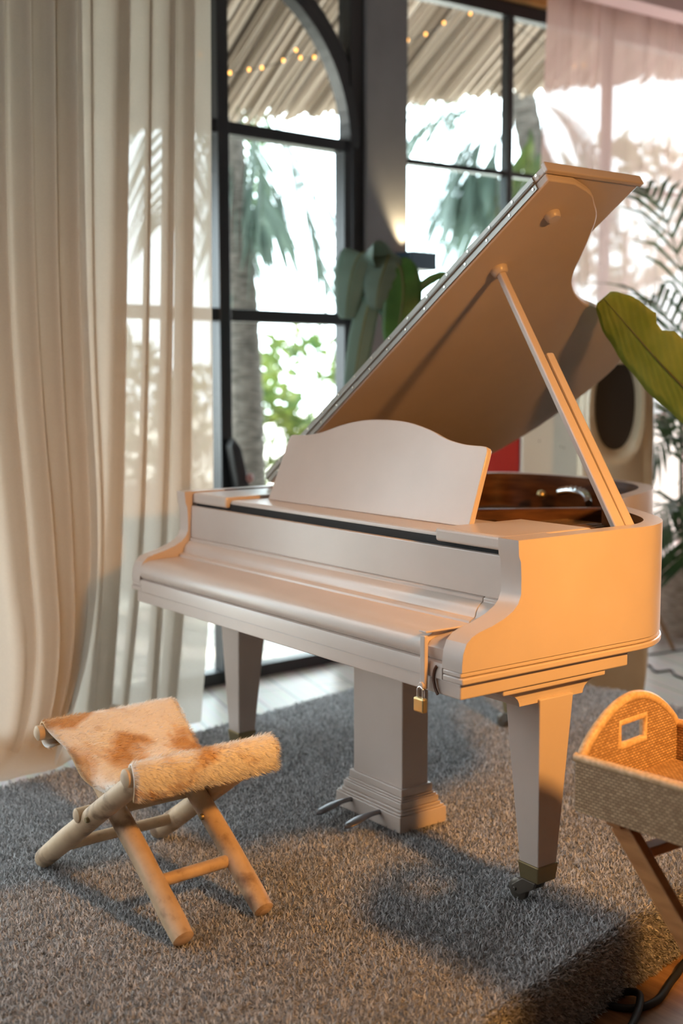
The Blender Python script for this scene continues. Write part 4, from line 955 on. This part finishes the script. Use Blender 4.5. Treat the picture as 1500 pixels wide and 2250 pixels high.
RP = palm((-3.4, 6.05, FZ-.02), (-3.71, 5.34, 3.46), .12, (), 3.4, 'leafy palm beyond the window right of the pillar', 8)
LPALM = bpy.data.objects['palm_tree']
for i, pts in enumerate([[(-4.09, 3.24, 3.14), (-4.17, 3.14, 3.09), (-4.22, 3.02, 2.83), (-4.2, 2.97, 2.45), (-4.14, 2.99, 2.06)], [(-4.17, 3.14, 3.14), (-4.09, 3.24, 3.06), (-3.94, 3.35, 2.61), (-3.83, 3.43, 2.22), (-3.75, 3.47, 1.84)], [(-4.21, 3.09, 3.12), (-4.14, 3.12, 2.83), (-4.09, 3.14, 2.51), (-4.07, 3.1, 2.22)], [(-4.09, 3.24, 3.12), (-3.99, 3.33, 2.83), (-3.79, 3.52, 2.42), (-3.7, 3.59, 2.09)]]):
    frond('frond', pts, .50, 34, 'frondgrey', LPALM, seed=300+i, wid=.03, droop=1.6, ang=.75)
for i, pts in enumerate([[(-3.71, 5.34, 3.46), (-3.93, 5.01, 3.34), (-4.11, 4.75, 3.21), (-4.22, 4.56, 3.0)], [(-3.7, 5.34, 3.44), (-3.89, 5.03, 3.14), (-3.97, 4.87, 2.82), (-4.0, 4.77, 2.51)], [(-3.7, 5.34, 3.44), (-3.8, 5.14, 3.04), (-3.8, 5.07, 2.68), (-3.76, 5.06, 2.33)], [(-3.71, 5.34, 3.46), (-4.0, 4.93, 3.44), (-4.18, 4.71, 3.5), (-4.3, 4.53, 3.39)], [(-3.7, 5.34, 3.44), (-3.63, 5.37, 3.11), (-3.62, 5.32, 2.75), (-3.67, 5.22, 2.5)], [(-3.7, 5.34, 3.44), (-3.84, 5.1, 3.18), (-3.89, 4.98, 2.9), (-3.89, 4.94, 2.61)], [(-3.71, 5.34, 3.46), (-3.52, 5.55, 3.28), (-3.37, 5.71, 3.0), (-3.3, 5.74, 2.68)]]):
    frond('frond', pts, .62, 40, 'frondgrey' if i != 4 else 'shrub', RP, seed=330+i, wid=.034, droop=1.2, ang=.8)

def shrub(c, r_, n, label, seed, matl='shrub'):
    rg_ = np.random.default_rng(seed); t = thing('garden_shrub', c, label, 'shrub', 'shrubs along the garden')
    P = rg_.normal(size=(n, 3)); P /= np.linalg.norm(P, axis=1)[:, None]; Nn = P.copy(); P = P*(rg_.uniform(.55, 1, n)**.5)[:, None]*np.array(r_)+np.array(c)+np.array((0, 0, r_[2]*.8))
    o = blades('foliage', P, Nn, rg_.uniform(.12, .26, n), rg_.uniform(.05, .10, n), matl, t, lean=.9, seed=seed)
    return t
shrub((-6.2, 4.2, FZ), (.8, .7, .85), 1200, 'light green shrub beyond the arched door', 21)
shrub((-6.8, 5.4, FZ), (.9, .8, 1.05), 1300, 'yellowish shrub right of the light green one', 22)
shrub((-6.4, 3.1, FZ), (.8, .6, .95), 1200, 'green shrub beside the slim palm trunk', 23, 'frond')
shrub((-5.6, 2.0, FZ), (.9, .8, .9), 1200, 'green shrub behind the stone planter wall', 24, 'frond')
shrub((-5.0, .9, FZ), (.8, .8, .9), 1000, 'bushy shrub behind the left end of the planter wall', 25, 'frond')
sh_ = shrub((-4.6, 7.6, 2.2), (.8, .9, .7), 1100, 'leafy bright green tree crown beyond the pink curtain', 27); MB().tube([(-4.6, 7.6, FZ-.02), (-4.55, 7.6, 1.4), (-4.6, 7.62, 2.6)], [.07, .05, .03], 10).build('trunk', 'trunk', sh_, smooth=60)
tag(MB().box(-4.25, -3.95, -2.0, 2.35, FZ-.02, .53).build('planter_wall', 'stone', bevel=.02), 'low grey stone planter wall across the terrace', 'planter wall')
af = thing('sandwich_board', (-2.4, .97, FZ), 'weathered wooden sandwich board on the terrace behind the curtain', 'sandwich board')
bar(MB(), (-2.4, .93, FZ), (-2.42, .985, .68), .03, .02, Vector((1, 0, 0))).build('leg', 'aframe', af); bar(MB(), (-2.4, 1.03, FZ), (-2.42, .990, .68), .03, .02, Vector((1, 0, 0))).build('leg', 'aframe', af)
MB().box(-2.40, -2.375, .925, 1.03, .02, .50).build('board', 'aframe', af)
